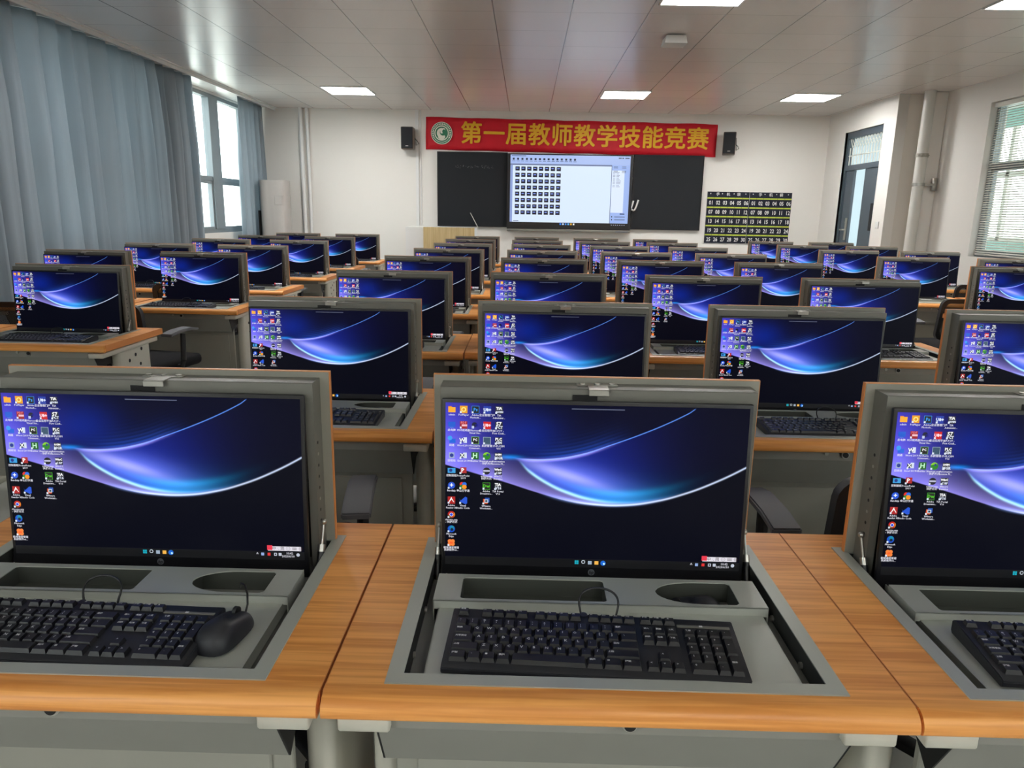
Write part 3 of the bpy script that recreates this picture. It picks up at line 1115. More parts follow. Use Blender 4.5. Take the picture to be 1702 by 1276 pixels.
# ------------------------------------------------------------------ flip-top computer desk (one, then copies)
ZT = 0.755
def make_desk():
    t = thing('computer_desk', '', 'desk')
    hw, yf, yr, th = .3935, -.474, .085, .030
    ox, oy0, oy1 = .315, -.436, .022           # tray flange outline
    # tabletop as a ring around the tray, rounded nose at the front
    b = MB()
    ix, iy0, iy1 = ox - .012, oy0 + .012, oy1 - .012
    nose = [(iy0, ZT - th), (iy0, ZT)]
    nose += [(yf + .022 - .022 * math.sin(a), ZT - .022 + .022 * math.cos(a)) for a in [i * PI / 2 / 6 for i in range(7)]]
    nose += [(yf + .008 - .008 * math.cos(a), ZT - .022 - .010 * math.sin(a)) for a in [i * PI / 2 / 4 for i in range(1, 5)]]
    nose += [(yf + .02, ZT - .032), (yf + .025, ZT - th)]
    b.prism(nose, 'x', -hw, hw)
    b.box((-hw, iy0, ZT - th), (-ix, yr, ZT)); b.box((ix, iy0, ZT - th), (hw, yr, ZT)); b.box((-ix, iy1, ZT - th), (ix, yr, ZT))
    b.build('tabletop', 'wood', t, 40)
    for s in (-1, 1):
        b = MB(); b.box((min(s * hw, s * (hw + .0012)), yf + .02, ZT - th), (max(s * hw, s * (hw + .0012)), yr, ZT + .0002))
        b.build('edge_band', 'edge', t)
    # metal flange
    fl = .023
    b = MB()
    me = shape_mesh([(-ox, oy0), (ox, oy0), (ox, oy1), (-ox, oy1)], [[(-ox + fl, oy0 + fl), (-ox + fl, oy1 - fl), (ox - fl, oy1 - fl), (ox - fl, oy0 + fl)]], .001)
    b.mesh(me, Matrix.Translation((0, 0, ZT + .0012)))
    b.build('tray_frame', 'tray', t)
    # well walls
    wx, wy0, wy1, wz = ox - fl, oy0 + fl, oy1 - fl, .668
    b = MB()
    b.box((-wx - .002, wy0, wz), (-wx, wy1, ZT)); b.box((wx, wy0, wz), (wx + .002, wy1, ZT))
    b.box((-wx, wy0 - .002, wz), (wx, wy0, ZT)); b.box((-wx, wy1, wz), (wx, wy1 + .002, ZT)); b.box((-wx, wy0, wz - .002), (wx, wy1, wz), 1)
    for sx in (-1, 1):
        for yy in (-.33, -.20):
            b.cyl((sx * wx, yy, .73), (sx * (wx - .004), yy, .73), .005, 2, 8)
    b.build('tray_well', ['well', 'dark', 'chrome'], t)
    # keyboard shelf
    px = .267
    b = MB()
    b.box((-px, wy0, .741), (px, -.215, .745), 0, .0008)
    b.box((-px, wy0 - .004, .735), (-px + .002, -.1, .745)); b.box((px - .002, wy0, .725), (px, -.1, .745)); b.box((-px, wy0, .725), (-px + .002, -.1, .745))
    b.build('keyboard_shelf', 'tray', t)
    # raised storage box with two openings
    bx, by0, by1, bz = .276, -.219, -.128, .759
    s1 = rrect(-.232, -.211, .012, -.139, .006)
    s2 = [(.232 - .006, -.137), (.17, -.137)] + [(.17 + .072 * math.cos(a), -.174 + .037 * math.sin(a)) for a in [PI / 2 + PI * i / 14 for i in range(1, 14)]] + [(.17, -.211), (.226, -.211), (.232, -.205), (.232, -.143)]
    b = MB()
    b.mesh(shape_mesh([(-bx, by0), (bx, by0), (bx, by1), (-bx, by1)], [s1, s2], .001), Matrix.Translation((0, 0, bz - .001)))
    b.box((-bx, by0, .743), (bx, by0 + .002, bz)); b.box((-bx, by0, .70), (-bx + .002, by1, bz - .001)); b.box((bx - .002, by0, .70), (bx, by1, bz - .001)); b.box((-bx, by1 - .002, .70), (bx, by1, bz - .001))
    box = b.build('storage_box', 'tray', t)
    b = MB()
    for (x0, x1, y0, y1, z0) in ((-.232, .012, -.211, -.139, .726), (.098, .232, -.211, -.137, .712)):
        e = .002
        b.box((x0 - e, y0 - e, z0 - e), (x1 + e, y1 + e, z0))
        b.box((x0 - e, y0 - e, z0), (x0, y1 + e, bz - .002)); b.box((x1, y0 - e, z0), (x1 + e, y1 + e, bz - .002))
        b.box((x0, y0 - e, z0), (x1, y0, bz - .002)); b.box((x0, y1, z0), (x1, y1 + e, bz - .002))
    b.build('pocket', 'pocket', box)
    # lid standing up
    zb, zt = .675, 1.092
    b = MB()
    b.box((-.2985, .0005, zb), (.2985, .003, zt - .001), 0); b.box((-.2985, .003, zb), (.2985, .012, zt - .001), 1)
    b.box((-.3, .002, zb), (-.2985, .012, zt), 2); b.box((.2985, .002, zb), (.3, .012, zt), 2); b.box((-.2985, .002, zt - .0015), (.2985, .012, zt), 2)
    lid = b.build('lid', ['lam', 'wood_board', 'edge'], t)
    b = MB()
    fx, fy, ft = .281, -.048, 1.081
    b.box((-fx, fy, ft - .036), (fx, fy + .0015, ft), 0, .0005); b.box((-fx, fy, ft - .0015), (fx, 0, ft), 0, .0005)
    b.box((-fx + .002, fy + .002, ft - .037), (fx - .002, -.012, ft - .035))
    for s in (-1, 1):
        b.box((s * fx - .0008, fy, zb + .05), (s * fx + .0008, 0, ft)); b.box((min(s * fx, s * (fx - .011)), fy, zb + .05), (max(s * fx, s * (fx - .011)), fy + .0015, ft - .036), 0)
        b.box((min(s * (fx - .011), s * (fx - .014)), fy, zb + .05), (max(s * (fx - .011), s * (fx - .014)), fy + .03, ft - .036))
        for k in range(8):
            zz = .965 - k * .022
            b.cyl((s * (fx + .0002), -.030, zz), (s * (fx + .0012), -.030, zz), .0032, 2 if k in (1, 5) else 1, 8)
    b.box((-fx + .012, -.010, zb + .05), (fx - .012, -.004, ft - .037), 3)
    b.box((fx - .055, -.034, .885), (fx - .016, -.008, .99), 3, .003); b.box((-fx + .016, -.034, .885), (-fx + .055, -.008, .99), 3, .003)
    b.build('lid_frame', ['pan', 'dark', 'chrome', 'well'], lid)
    b = MB()
    for k in (-.027, 0, .027):
        b.cyl((k, -.016, ft), (k, -.016, ft + .004), .0055, 0, 10)
    b.box((-.037, -.026, ft), (.037, -.006, ft + .0018), 0, .0006)
    b.box((-.018, -.056, ft - .001), (.018, -.022, ft + .0015), 0, .0006); b.box((-.018, -.058, ft - .010), (.018, -.0555, ft + .0005), 0, .0008)
    b.build('latch', 'chrome', lid)
    b = MB(); b.box((-.046, fy - .0012, ft - .0235), (-.002, fy + .001, ft - .0105)); b.cyl((-.022, fy - .002, ft - .042), (-.022, fy + .02, ft - .042), .004, 0, 8)
    b.build('latch_slot', 'dark', lid)
    # gas struts
    for s in (-1, 1):
        b = MB()
        x = s * .2865
        b.cyl((x, -.030, .805), (x, -.052, .765), .0028, 0, 8); b.cyl((x, -.052, .765), (x, -.103, .674), .0062, 1, 10)
        b.sphere((x, -.030, .808), .006, 0, 8, 6); b.cyl((s * .281, -.030, .808), (x, -.030, .808), .003, 0, 6); b.cyl((x, -.049, .771), (x, -.055, .759), .0068, 0, 10)
        b.build('gas_strut', ['chrome', 'plastic'], t, 40)
    # under-desk housing, trapezoid ends
    prof = [(-.440, .722), (-.440, .690), (-.392, .600), (-.345, .640), (.03, .640), (.03, .722)]
    b = MB(); b.prism(prof, 'x', -.325, .325, 0); b.prism(prof, 'x', .325, .328, 1); b.prism(prof, 'x', -.328, -.325, 1)
    hs = b.build('housing', ['housing', 'dark'], t)
    b = MB(); b.cyl((.02, -.440, .709), (.02, -.446, .709), .011, 1, 16); b.cyl((.02, -.446, .709), (.02, -.449, .709), .008, 0, 16)
    b.build('lock_knob', ['dark', 'chrome'], hs, 40)
    b = MB(); b.cyl((-.035, -.440, .712), (-.035, -.445, .712), .006, 0, 10); b.build('lock_cam', 'chrome', hs, 40)
    # modesty panel
    b = MB(); b.box((-.317, -.352, .06), (.317, -.338, .66), 0, .002); b.box((-.285, -.358, .10), (.285, -.352, .575), 0, .003)
    b.build('modesty_panel', 'panel', t)
    # legs
    for s in (-1, 1):
        b = MB()
        xo, xi = s * .365, s * .318
        x0, x1 = min(xo, xi), max(xo, xi)
        b.mesh(shape_mesh(rrect(x0, -.30, x1, .0, .018, 5), (), .315), Matrix.Translation((0, 0, .375)))
        b.box((x0 - .012, -.34, .0), (x1 + .012, .06, .03), 0, .006)
        b.box((x0 - .012, -.455, .692), (x1 + .012, .06, .715), 0, .003)
        for (yy, zz) in ((-.21, .635), (-.15, .655), (-.09, .675), (-.20, .575), (-.11, .60), (-.15, .54)):
            b.cyl((xo, yy, zz), (xo + s * .0012, yy, zz), .009, 1, 12)
        b.build('leg', ['legs', 'dark'], t, 50)
    return t


# monitor
def make_monitor():
    t = thing('monitor', '', 'monitor')
    hw, z0, z1 = .2745, 0.0, .342
    b = MB()
    b.box((-hw, 0, z0), (hw, .010, z1), 0, .003, 2)
    b.prism([(.010, .03), (.010, z1 - .02), (.026, z1 - .07), (.034, .08)], 'x', -hw + .03, hw - .03)
    b.prism([(-hw, .0), (-hw + .01, .0), (-hw + .004, -.02), (-hw - .004, -.02)], 'y', .001, .010) if False else None
    b.build('casing', 'plastic', t, 40)
    sw, sh = .535, .301
    zs = z1 - .007 - sh
    b = MB()
    b.bm.loops.layers.uv.new('UVMap')
    f = b.quad([(-sw / 2, -.0008, zs), (sw / 2, -.0008, zs), (sw / 2, -.0008, zs + sh), (-sw / 2, -.0008, zs + sh)])
    uvl = b.bm.loops.layers.uv['UVMap']
    for l, q in zip(f.loops, ((0, 1), (1, 1), (1, 0), (0, 0))):
        l[uvl].uv = q
    scr = b.build('screen', 'wallpaper', t)
    # desktop icons, captions, taskbar
    b = MB()
    b.color = (1, 1, 1, 1)
    X = lambda u: -sw / 2 + u * sw
    Z = lambda v: zs + sh - v * sh
    def R(u0, v0, u1, v1, col, lay=1):
        b.color = rgb(*col)
        y = -.0010 - .00012 * lay
        b.quad([(X(u0), y, Z(v1)), (X(u1), y, Z(v1)), (X(u1), y, Z(v0)), (X(u0), y, Z(v0))])
    def T(s, u, v, size, col=(245, 245, 250), lay=4, bold=0.0, align='CENTER'):
        b.color = rgb(*col)
        b.mesh(text_mesh(s, size, bold, 0, align, 1), XZ(X(u), -.0010 - .00012 * lay, Z(v)))
    def D(u, v, r, col, lay=2, n=16, a0=0, a1=2 * PI):
        b.color = rgb(*col)
        b.mesh(shape_mesh(circle(0, 0, r, n, a0, a1)), XZ(X(u), -.0010 - .00012 * lay, Z(v)))
    UC = (.021, .060, .099, .138, .177)
    VR = (.040, .133, .225, .318, .410, .503, .595, .685, .775, .862)
    hu, hv = .0125, .0225
    def cap(c, r, *lines):
        for i, s in enumerate(lines):
            T(s, UC[c], VR[r] + (.032 + i * .0150), .0047, bold=.00006)
    def sq(c, r, col, rim=None):
        u, v = UC[c], VR[r]
        if rim:
            R(u - hu, v - hv, u + hu, v + hv, rim, 1)
            R(u - hu + .0012, v - hv + .002, u + hu - .0012, v + hv - .002, col, 2)
        else:
            R(u - hu, v - hv, u + hu, v + hv, col, 1)
    def tile(c, r, l1, l2):
        u, v = UC[c], VR[r]
        R(u - hu, v - hv, u + hu, v + hv, (70, 78, 110), 1)
        T(l1, u - .0005, v - .010, min(.0098, .0205 / len(l1)), (255, 255, 255), 3, .0003)
        T(l2, u + .001, v + .011, min(.0088, .0205 / len(l2)), (235, 238, 245), 3, .0003)
    u, v = UC[0], VR[0]; R(u - .012, v - .018, u, v - .01, (245, 190, 70)); R(u - .012, v - .013, u + .012, v + .018, (255, 216, 105), 2); cap(0, 0, 'admin')
    u, v = UC[0], VR[1]; R(u - .012, v - .018, u + .012, v + .012, (40, 160, 235)); R(u - .006, v + .014, u + .006, v + .018, (120, 190, 235)); cap(0, 1, '此电脑')
    u, v = UC[0], VR[2]; R(u - .008, v - .008, u + .013, v + .018, (40, 165, 240)); D(u - .006, v - .012, .0042, (120, 205, 250), 2); cap(0, 2, '网络')
    u, v = UC[0], VR[3]; R(u - .009, v - .018, u + .009, v + .018, (205, 215, 232)); D(u, v, .0034, (70, 120, 200), 2); cap(0, 3, '回收站')
    u, v = UC[0], VR[4]; R(u - .013, v - .014, u + .013, v + .016, (120, 205, 240)); D(u - .003, v, .003, (30, 110, 190), 2); cap(0, 4, '控制面板')
    u, v = UC[0], VR[5]; D(u, v, .0064, (50, 150, 235)); T('+', u, v, .012, (255, 255, 255), 3, .0003); cap(0, 5, 'Bandizip')
    sq(0, 6, (214, 20, 36)); T('人', UC[0], VR[6], .010, (255, 255, 255), 3, .0002); cap(0, 6, 'Adobe', 'Reader XI')
    u, v = UC[0], VR[7]; D(u, v, .0066, (222, 60, 50)); D(u, v, .0064, (50, 165, 85), 2, 12, PI, 1.7 * PI); D(u, v, .0064, (250, 205, 60), 2, 12, -.3 * PI, .3 * PI); D(u, v, .0034, (255, 255, 255), 3); D(u, v, .0026, (70, 135, 240), 4); cap(0, 7, 'chrome.exe', '- 快捷方式')
    u, v = UC[0], VR[8]; D(u, v, .0066, (40, 150, 230)); D(u + .002, v - .006, .0042, (90, 215, 190), 2); D(u + .002, v + .004, .0028, (15, 60, 120), 3); cap(0, 8, 'Microsoft', 'Edge')
    u, v = UC[0], VR[9]
    for du, dv in ((-.005, -.009), (.005, -.009), (-.005, .009), (.005, .009)):
        D(u + du, v + dv, .0038, (250, 190, 130))
    D(u, v, .003, (255, 120, 60), 2); cap(0, 9, '极域课堂管理', '系统软件v6...')
    sq(1, 0, (245, 205, 40)); D(UC[1], VR[0], .0045, (255, 245, 190), 3); D(UC[1], VR[0], .0024, (245, 200, 40), 4); cap(1, 0, 'PotPlayer')
    sq(1, 1, (205, 20, 55)); R(UC[1] - .006, VR[1] - .004, UC[1] + .012, VR[1] + .008, (250, 225, 230), 2); T('PDF', UC[1], VR[1] - .013, .006, (255, 200, 210), 3); cap(1, 1, 'PDF阅读器')
    for r, ch, col, s in ((2, 'W', (40, 90, 190), 'Word 2019'), (3, 'X', (30, 125, 75), 'Excel 2019')):
        u, v = UC[1], VR[r]; R(u, v - .018, u + .0115, v + .016, (235, 240, 250)); R(u - .011, v - .012, u + .003, v + .013, col, 2); T(ch, u - .004, v, .0095, (255, 255, 255), 3, .0003); cap(1, r, s)
    u, v = UC[1], VR[4]; R(u - .010, v - .020, u + .011, v + .016, (214, 66, 60)); T('P', u - .002, v, .011, (255, 255, 255), 3, .0003); cap(1, 4, 'PowerPoint', '2019')
    u, v = UC[1], VR[5]
    for i, col in enumerate(((240, 90, 60), (60, 170, 240), (70, 190, 90), (250, 200, 60))):
        D(u + (.004 if i % 2 else -.004), v + (.008 if i > 1 else -.008), .0042, col, 1 + i)
    cap(1, 5, '金山打字通')
    u, v = UC[1], VR[6]
    b.color = rgb(45, 150, 235)
    b.mesh(shape_mesh([(.004, -.007), (.0075, -.0055), (.0075, .0055), (.004, .007), (-.006, -.002), (-.0075, -.0035), (-.0045, 0), (-.0075, .0035), (-.006, .002)], ()), XZ(X(u), -.0013, Z(v)))
    cap(1, 6, 'Visual', 'Studio Code')
    sq(2, 0, (8, 30, 52), (90, 200, 250)); T('Ps', UC[2], VR[0], .0082, (110, 210, 255), 4, .0002); cap(2, 0, 'Adobe', 'Photosh...')
    u, v = UC[2], VR[1]; D(u - .003, v - .003, .0046, (25, 45, 120)); D(u + .004, v + .002, .003, (60, 70, 200), 2); R(u - .012, v + .004, u - .004, v + .02, (225, 230, 245), 3); cap(2, 1, 'Microsoft', 'Visual Stu...')
    sq(2, 2, (18, 22, 20), (190, 235, 150)); T('PC', UC[2], VR[2] - .004, .006, (255, 255, 255), 4, .0002); cap(2, 2, 'PyCharm', 'Communi...')
    sq(2, 3, (40, 165, 75)); T('H', UC[2], VR[3], .012, (225, 250, 230), 3, .0004); cap(2, 3, 'HBuilder X')
    sq(3, 0, (40, 120, 210)); T('U8+', UC[3], VR[0], .0075, (240, 245, 255), 3, .0004); cap(3, 0, '企业管理门户')
    sq(3, 1, (232, 30, 66)); T('U8+', UC[3], VR[1], .0075, (255, 240, 245), 3, .0004); cap(3, 1, '企业应用平台')
    sq(3, 2, (120, 150, 170), (215, 225, 232)); cap(3, 2, '系统管理')
    u, v = UC[3], VR[3]; D(u, v, .0068, (90, 190, 60)); D(u, v, .0068, (210, 245, 120), 2, 10, .2 * PI, PI); D(u + .003, v - .008, .002, (60, 80, 200), 3); cap(3, 3, 'navicat.exe', '- 快捷方式')
    u, v = UC[3], VR[4]; D(u, v, .0066, (40, 34, 80)); R(u - .011, v - .006, u + .011, v + .004, (225, 225, 240), 3); cap(3, 4, 'eclipse.exe', '快捷方式')
    sq(3, 5, (20, 40, 15), (130, 215, 60)); T('Dw', UC[3], VR[5], .0082, (150, 230, 80), 4, .0002); cap(3, 5, 'Adobe', 'Dreamwe...')
    u, v = UC[3], VR[6]; R(u - .010, v - .012, u + .005, v + .018, (240, 150, 60)); R(u - .004, v - .020, u + .011, v + .008, (70, 150, 220), 2); R(u - .006, v - .010, u + .007, v + .011, (225, 235, 240), 3); R(u - .003, v - .005, u + .004, v + .006, (60, 100, 140), 4); cap(3, 6, 'VMware', 'Workstati...')
    tile(4, 0, 'TIA', 'ADMIN'); cap(4, 0, 'TIA', 'Administr...')
    tile(4, 1, 'S7', 'PCT'); cap(4, 1, 'S7-PCT -', 'Port Confi...')
    tile(4, 2, 'PLC', 'SIM'); cap(4, 2, 'S7-PLCSIM', 'V16')
    tile(4, 3, 'LICEN', 'MGR'); cap(4, 3, 'Automation', 'License M...')
    tile(4, 4, 'WinC', 'C RP'); cap(4, 4, 'WinCC', 'Runtime')
    tile(4, 5, 'TIA', 'V16'); cap(4, 5, 'TIA Portal', 'V16')
    # shortcut badges
    for c, r in ((1, 0), (1, 1), (2, 0), (2, 2), (2, 3), (3, 0), (3, 1), (3, 2), (3, 3), (3, 4), (3, 5), (3, 6), (4, 0), (4, 1), (4, 2), (4, 3), (4, 4), (4, 5), (1, 2), (1, 3), (1, 4), (1, 5), (1, 6), (0, 5), (0, 6), (0, 7), (0, 8), (0, 9)):
        R(UC[c] - .0125, VR[r] + .010, UC[c] - .0065, VR[r] + .0215, (240, 244, 250), 5)
    b.build('desktop_icons', 'pixels', scr)
    # floating bar at the top and the taskbar
    b = MB()
    R(.416, .020, .59, .0255, (160, 165, 185), 2)
    b.build('top_handle', 'pixels', scr)
    b = MB()
    R(0, .948, 1, 1, (33, 35, 49), 1)
    for i, col in enumerate(((70, 215, 225), (225, 230, 235), (205, 215, 225), (250, 220, 150), (70, 170, 235))):
        u = .449 + i * .0225
        if i == 1:
            D(u, .965, .0035, col, 3); D(u, .965, .0022, (25, 27, 40), 4)
        elif i == 4:
            D(u, .970, .0048, col, 3); D(u + .003, .974, .002, (230, 250, 255), 4)
        elif i == 0:
            for du in (-.0035, .0035):
                for dv in (-.0062, .0062):
                    R(u + du - .003, .968 + dv - .0055, u + du + .003, .968 + dv + .0055, col, 3)
        else:
            R(u - .0065, .958, u + .0065, .980, col, 3)
    T('^', .838, .966, .009, (225, 225, 230), 3, .0002)
    for u, col in ((.856, (200, 215, 240)), (.878, (240, 120, 120)), (.90, (225, 228, 235)), (.916, (225, 228, 235))):
        R(u - .005, .956, u + .005, .974, col, 3)
    R(.8975, .960, .9025, .969, (25, 27, 40), 4)
    T('10:42', .949, .958, .0058, (235, 235, 240), 3, .0001); T('2023/6/10', .944, .977, .0058, (235, 235, 240), 3, .0001); D(.978, .966, .0032, (225, 228, 235), 3)
    b.build('taskbar', 'pixels', scr)
    b = MB()
    R(.875, .914, .989, .942, (242, 240, 244), 2); R(.872, .908, .890, .938, (246, 130, 150), 3)
    T('中 ·, 简 ☺ ⌨ ⚙', .943, .928, .0075, (120, 90, 100), 4)
    b.build('input_toolbar', 'pixels', scr)
    b = MB()
    b.mesh(shape_mesh(circle(0, 0, .0062, 28)), XZ(0, -.0006, .0245), 0)
    b.mesh(text_mesh('hp', .0088, .0002, 0, 'CENTER', 3, .25), XZ(-.0003, -.0010, .0244), 1)
    b.build('maker_emblem', ['logo', 'plastic'], t)
    b = MB(); b.color = (1, 1, 1, 1); b.mesh(shape_mesh(circle(0, 0, .0014, 10)), XZ(.236, -.0007, .013)); b.build('power_light', 'pixels', t)
    return t


# keyboard
def make_keyboard():
    t = thing('keyboard', '', 'keyboard')
    W_, Dp = .434, .143
    b = MB()
    prof = [(-Dp / 2, .004), (-Dp / 2 + .004, .0), (Dp / 2 - .004, .0), (Dp / 2, .005), (Dp / 2, .021), (Dp / 2 - .006, .0245), (-Dp / 2 + .006, .0135), (-Dp / 2, .0105)]
    b.prism(prof, 'x', -W_ / 2, W_ / 2)
    bmesh.ops.bevel(b.bm, geom=list(b.bm.edges), offset=.0012, segments=2, affect='EDGES', clamp_overlap=True)
    b.build('keyboard_base', 'kbd', t, 45)
    slope = math.atan2(.011, Dp - .012)
    zs = lambda y: .0137 + (y + Dp / 2 - .006) * math.tan(slope)
    kb, lg = MB(), MB()
    p = .01838
    pv = .0192
    x0 = -W_ / 2 + .0085
    ytop = .0365
    def key(x, y, w, h=1, label=None, ls=.0052, second=None):
        """x,y in key units from the left and from the number row."""
        xa = x0 + x * p + .0007
        xb = x0 + (x + w) * p - .0007
        yb_ = ytop - y * pv - .0007
        ya = ytop - (y + h) * pv + .0007
        tx, ty = .0022, .0022
        t_ = bmesh.new()
        lo = [t_.verts.new((q[0], q[1], zs(q[1]))) for q in ((xa, ya), (xb, ya), (xb, yb_), (xa, yb_))]
        hi = [t_.verts.new((q[0], q[1], zs(q[1]) + .0058)) for q in ((xa + tx, ya + ty * 1.2), (xb - tx, ya + ty * 1.2), (xb - tx, yb_ - ty * .5), (xa + tx, yb_ - ty * .5))]
        t_.faces.new(hi)
        for i in range(4):
            t_.faces.new((lo[i], lo[(i + 1) % 4], hi[(i + 1) % 4], hi[i]))
        kb._add(t_)
        R_ = Matrix.Rotation(slope, 4, 'X')
        cx, cy = xa + tx + .0012, (ya + yb_) / 2 + .0012
        if label:
            two = second is not None
            lx = cx + (.0030 if len(label) == 1 else .0)
            lg.mesh(text_mesh(label, ls, .00012, 0, 'CENTER' if len(label) == 1 else 'LEFT', 1), Matrix.Translation((lx, cy + (.0024 if two else .0018), zs(cy) + .0061)) @ R_)
            if two:
                lg.mesh(text_mesh(second, ls * .8, .0001, 0, 'CENTER' if len(second) == 1 else 'LEFT', 1), Matrix.Translation((lx, cy - .0026, zs(cy) + .0060)) @ R_)
    fy = -1.28
    key(0, fy, 1, .72, '取消', .004)
    for i in range(12):
        key(2 + i + (i // 4) * .5, fy, 1, .72, 'F%d' % (i + 1), .0036)
    for i, (a, c) in enumerate(zip('~!@#$%^&*()_+', '`1234567890-=')):
        key(i, 0, 1, 1, a, .0042, c)
    key(13, 0, 2, 1, '退格', .0042)
    key(0, 1, 1.5, 1, '制表', .0042)
    for i, c in enumerate('QWERTYUIOP[]'):
        key(1.5 + i, 1, 1, 1, c, .0068)
    key(13.5, 1, 1.5, 1, '\\', .005)
    key(0, 2, 1.75, 1, '大写锁定', .0042)
    for i, c in enumerate("ASDFGHJKL;'"):
        key(1.75 + i, 2, 1, 1, c, .0068)
    key(12.75, 2, 2.25, 1, '回车', .0042)
    key(0, 3, 2.25, 1, '上档', .0042)
    for i, c in enumerate('ZXCVBNM,./'):
        key(2.25 + i, 3, 1, 1, c, .0068)
    key(12.25, 3, 2.75, 1, '上档', .0042)
    x = 0
    for w, s in ((1.4, '控制'), (1.15, '-'), (1.15, '■'), (1.15, '换挡'), (5.9, None), (1.3, '换挡'), (1.45, '▤'), (1.5, '控制')):
        key(x, 4, w, 1, s, .0042); x += w
    nx = 15.35
    for i, s in enumerate(('打印', '滚锁', '▲')):
        key(nx + i, fy, 1, .72, s, .0038)
    for r, row in enumerate((('插入', '起始', '上页'), ('删除', '结束', '下页'))):
        for i, s in enumerate(row):
            key(nx + i, r, 1, 1, s, .0040)
    key(nx + 1, 3, 1, 1, '^', .0065)
    for i, s in enumerate('<v>'):
        key(nx + i, 4, 1, 1, s, .0055)
    kx = 18.75
    for i, s in enumerate(('数锁', '/', '*', '-')):
        key(kx + i, 0, 1, 1, s, .0040)
    for r, row in enumerate((('7', '8', '9'), ('4', '5', '6'), ('1', '2', '3'))):
        for i, s in enumerate(row):
            key(kx + i, 1 + r, 1, 1, s, .0052)
    key(kx + 3, 1, 1, 2, '+', .005); key(kx + 3, 3, 1, 2, '回车', .004)
    key(kx, 4, 2, 1, '0', .0052); key(kx + 2, 4, 1, 1, '.', .0052)
    kb.build('keys', 'key', t)
    lg.build('key_legends', 'legend', t)
    b = MB()
    b.mesh(shape_mesh(circle(0, 0, .0058, 20)), Matrix.Translation((-.012, .0645, zs(.0645) + .0009)) @ Matrix.Rotation(slope, 4, 'X'), 0)
    b.mesh(text_mesh('hp', .008, .0001, 0, 'CENTER', 2, .25), Matrix.Translation((-.012, .0645, zs(.0645) + .0012)) @ Matrix.Rotation(slope, 4, 'X'), 1)
    b.build('maker_emblem', ['logo_dim', 'kbd'], t)
    b = MB(); b.box((.130, .045, zs(.047) - .001), (.210, .0505, zs(.047) + .0012), 0, .0005); b.box((.164, .046, zs(.047)), (.169, .0495, zs(.047) + .0018), 1)
    b.build('light_strip', ['pan', 'legend'], t)
    b = MB()
    pts = []
    for i in range(29):
        a = i / 28
        ang = PI * 1.18 - a * PI * 1.36
        pts.append((.016 + .028 * math.cos(ang) - .008 * (1 - a), .074 + .020 * math.sin(a * PI), .020 + .036 * max(0, math.sin(a * PI)) ** .7))
    b.tube(pts, .0018, seg=6)
    b.build('cable', 'rubber', t, 60)
    return t


def make_mouse():
    t = thing('mouse', '', 'mouse')
    b = MB()
    n, m_ = 28, 12
    V = []
    for j in range(m_):
        f = j / (m_ - 1) * PI / 2
        row = []
        for i in range(n):
            a = 2 * PI * i / n
            ca, sa = math.cos(a), math.sin(a)
            k = (abs(ca) ** 2.6 + abs(sa) ** 2.6) ** (-1 / 2.6)
            w = .031 * (1 - .10 * sa) * (1 - .07 * math.cos(2 * a))
            row.append(b.bm.verts.new((w * k * ca * math.cos(f) ** .55, .053 * k * sa * math.cos(f) ** .6, .002 + .032 * math.sin(f) * (1 - .16 * sa))))
        V.append(row)
    for j in range(m_ - 1):
        for i in range(n):
            b.bm.faces.new((V[j][i], V[j][(i + 1) % n], V[j + 1][(i + 1) % n], V[j + 1][i]))
    b.bm.faces.new(V[0][::-1])
    bmesh.ops.remove_doubles(b.bm, verts=list(b.bm.verts), dist=1e-5)
    b.build('mouse_body', 'kbd', t, 70)
    b = MB(); b.cyl((-.003, .030, .0275), (.003, .030, .0275), .008, 0, 14); b.build('scroll_wheel', 'rubber', t, 40)
    b = MB(); b.tube([(0, .052, .012), (-.002, .062, .022), (-.008, .072, .034), (-.018, .082, .042), (-.030, .089, .040), (-.036, .093, .030)], .0017, seg=6); b.build('cable', 'rubber', t, 60)
    b = MB(); b.mesh(text_mesh('hp', .011, .0001, 0, 'CENTER', 2, .25), Matrix.Translation((0, -.012, .0348)) @ Matrix.Rotation(-.1, 4, 'X')); b.build('maker_emblem', 'logo_dim', t)
    return t


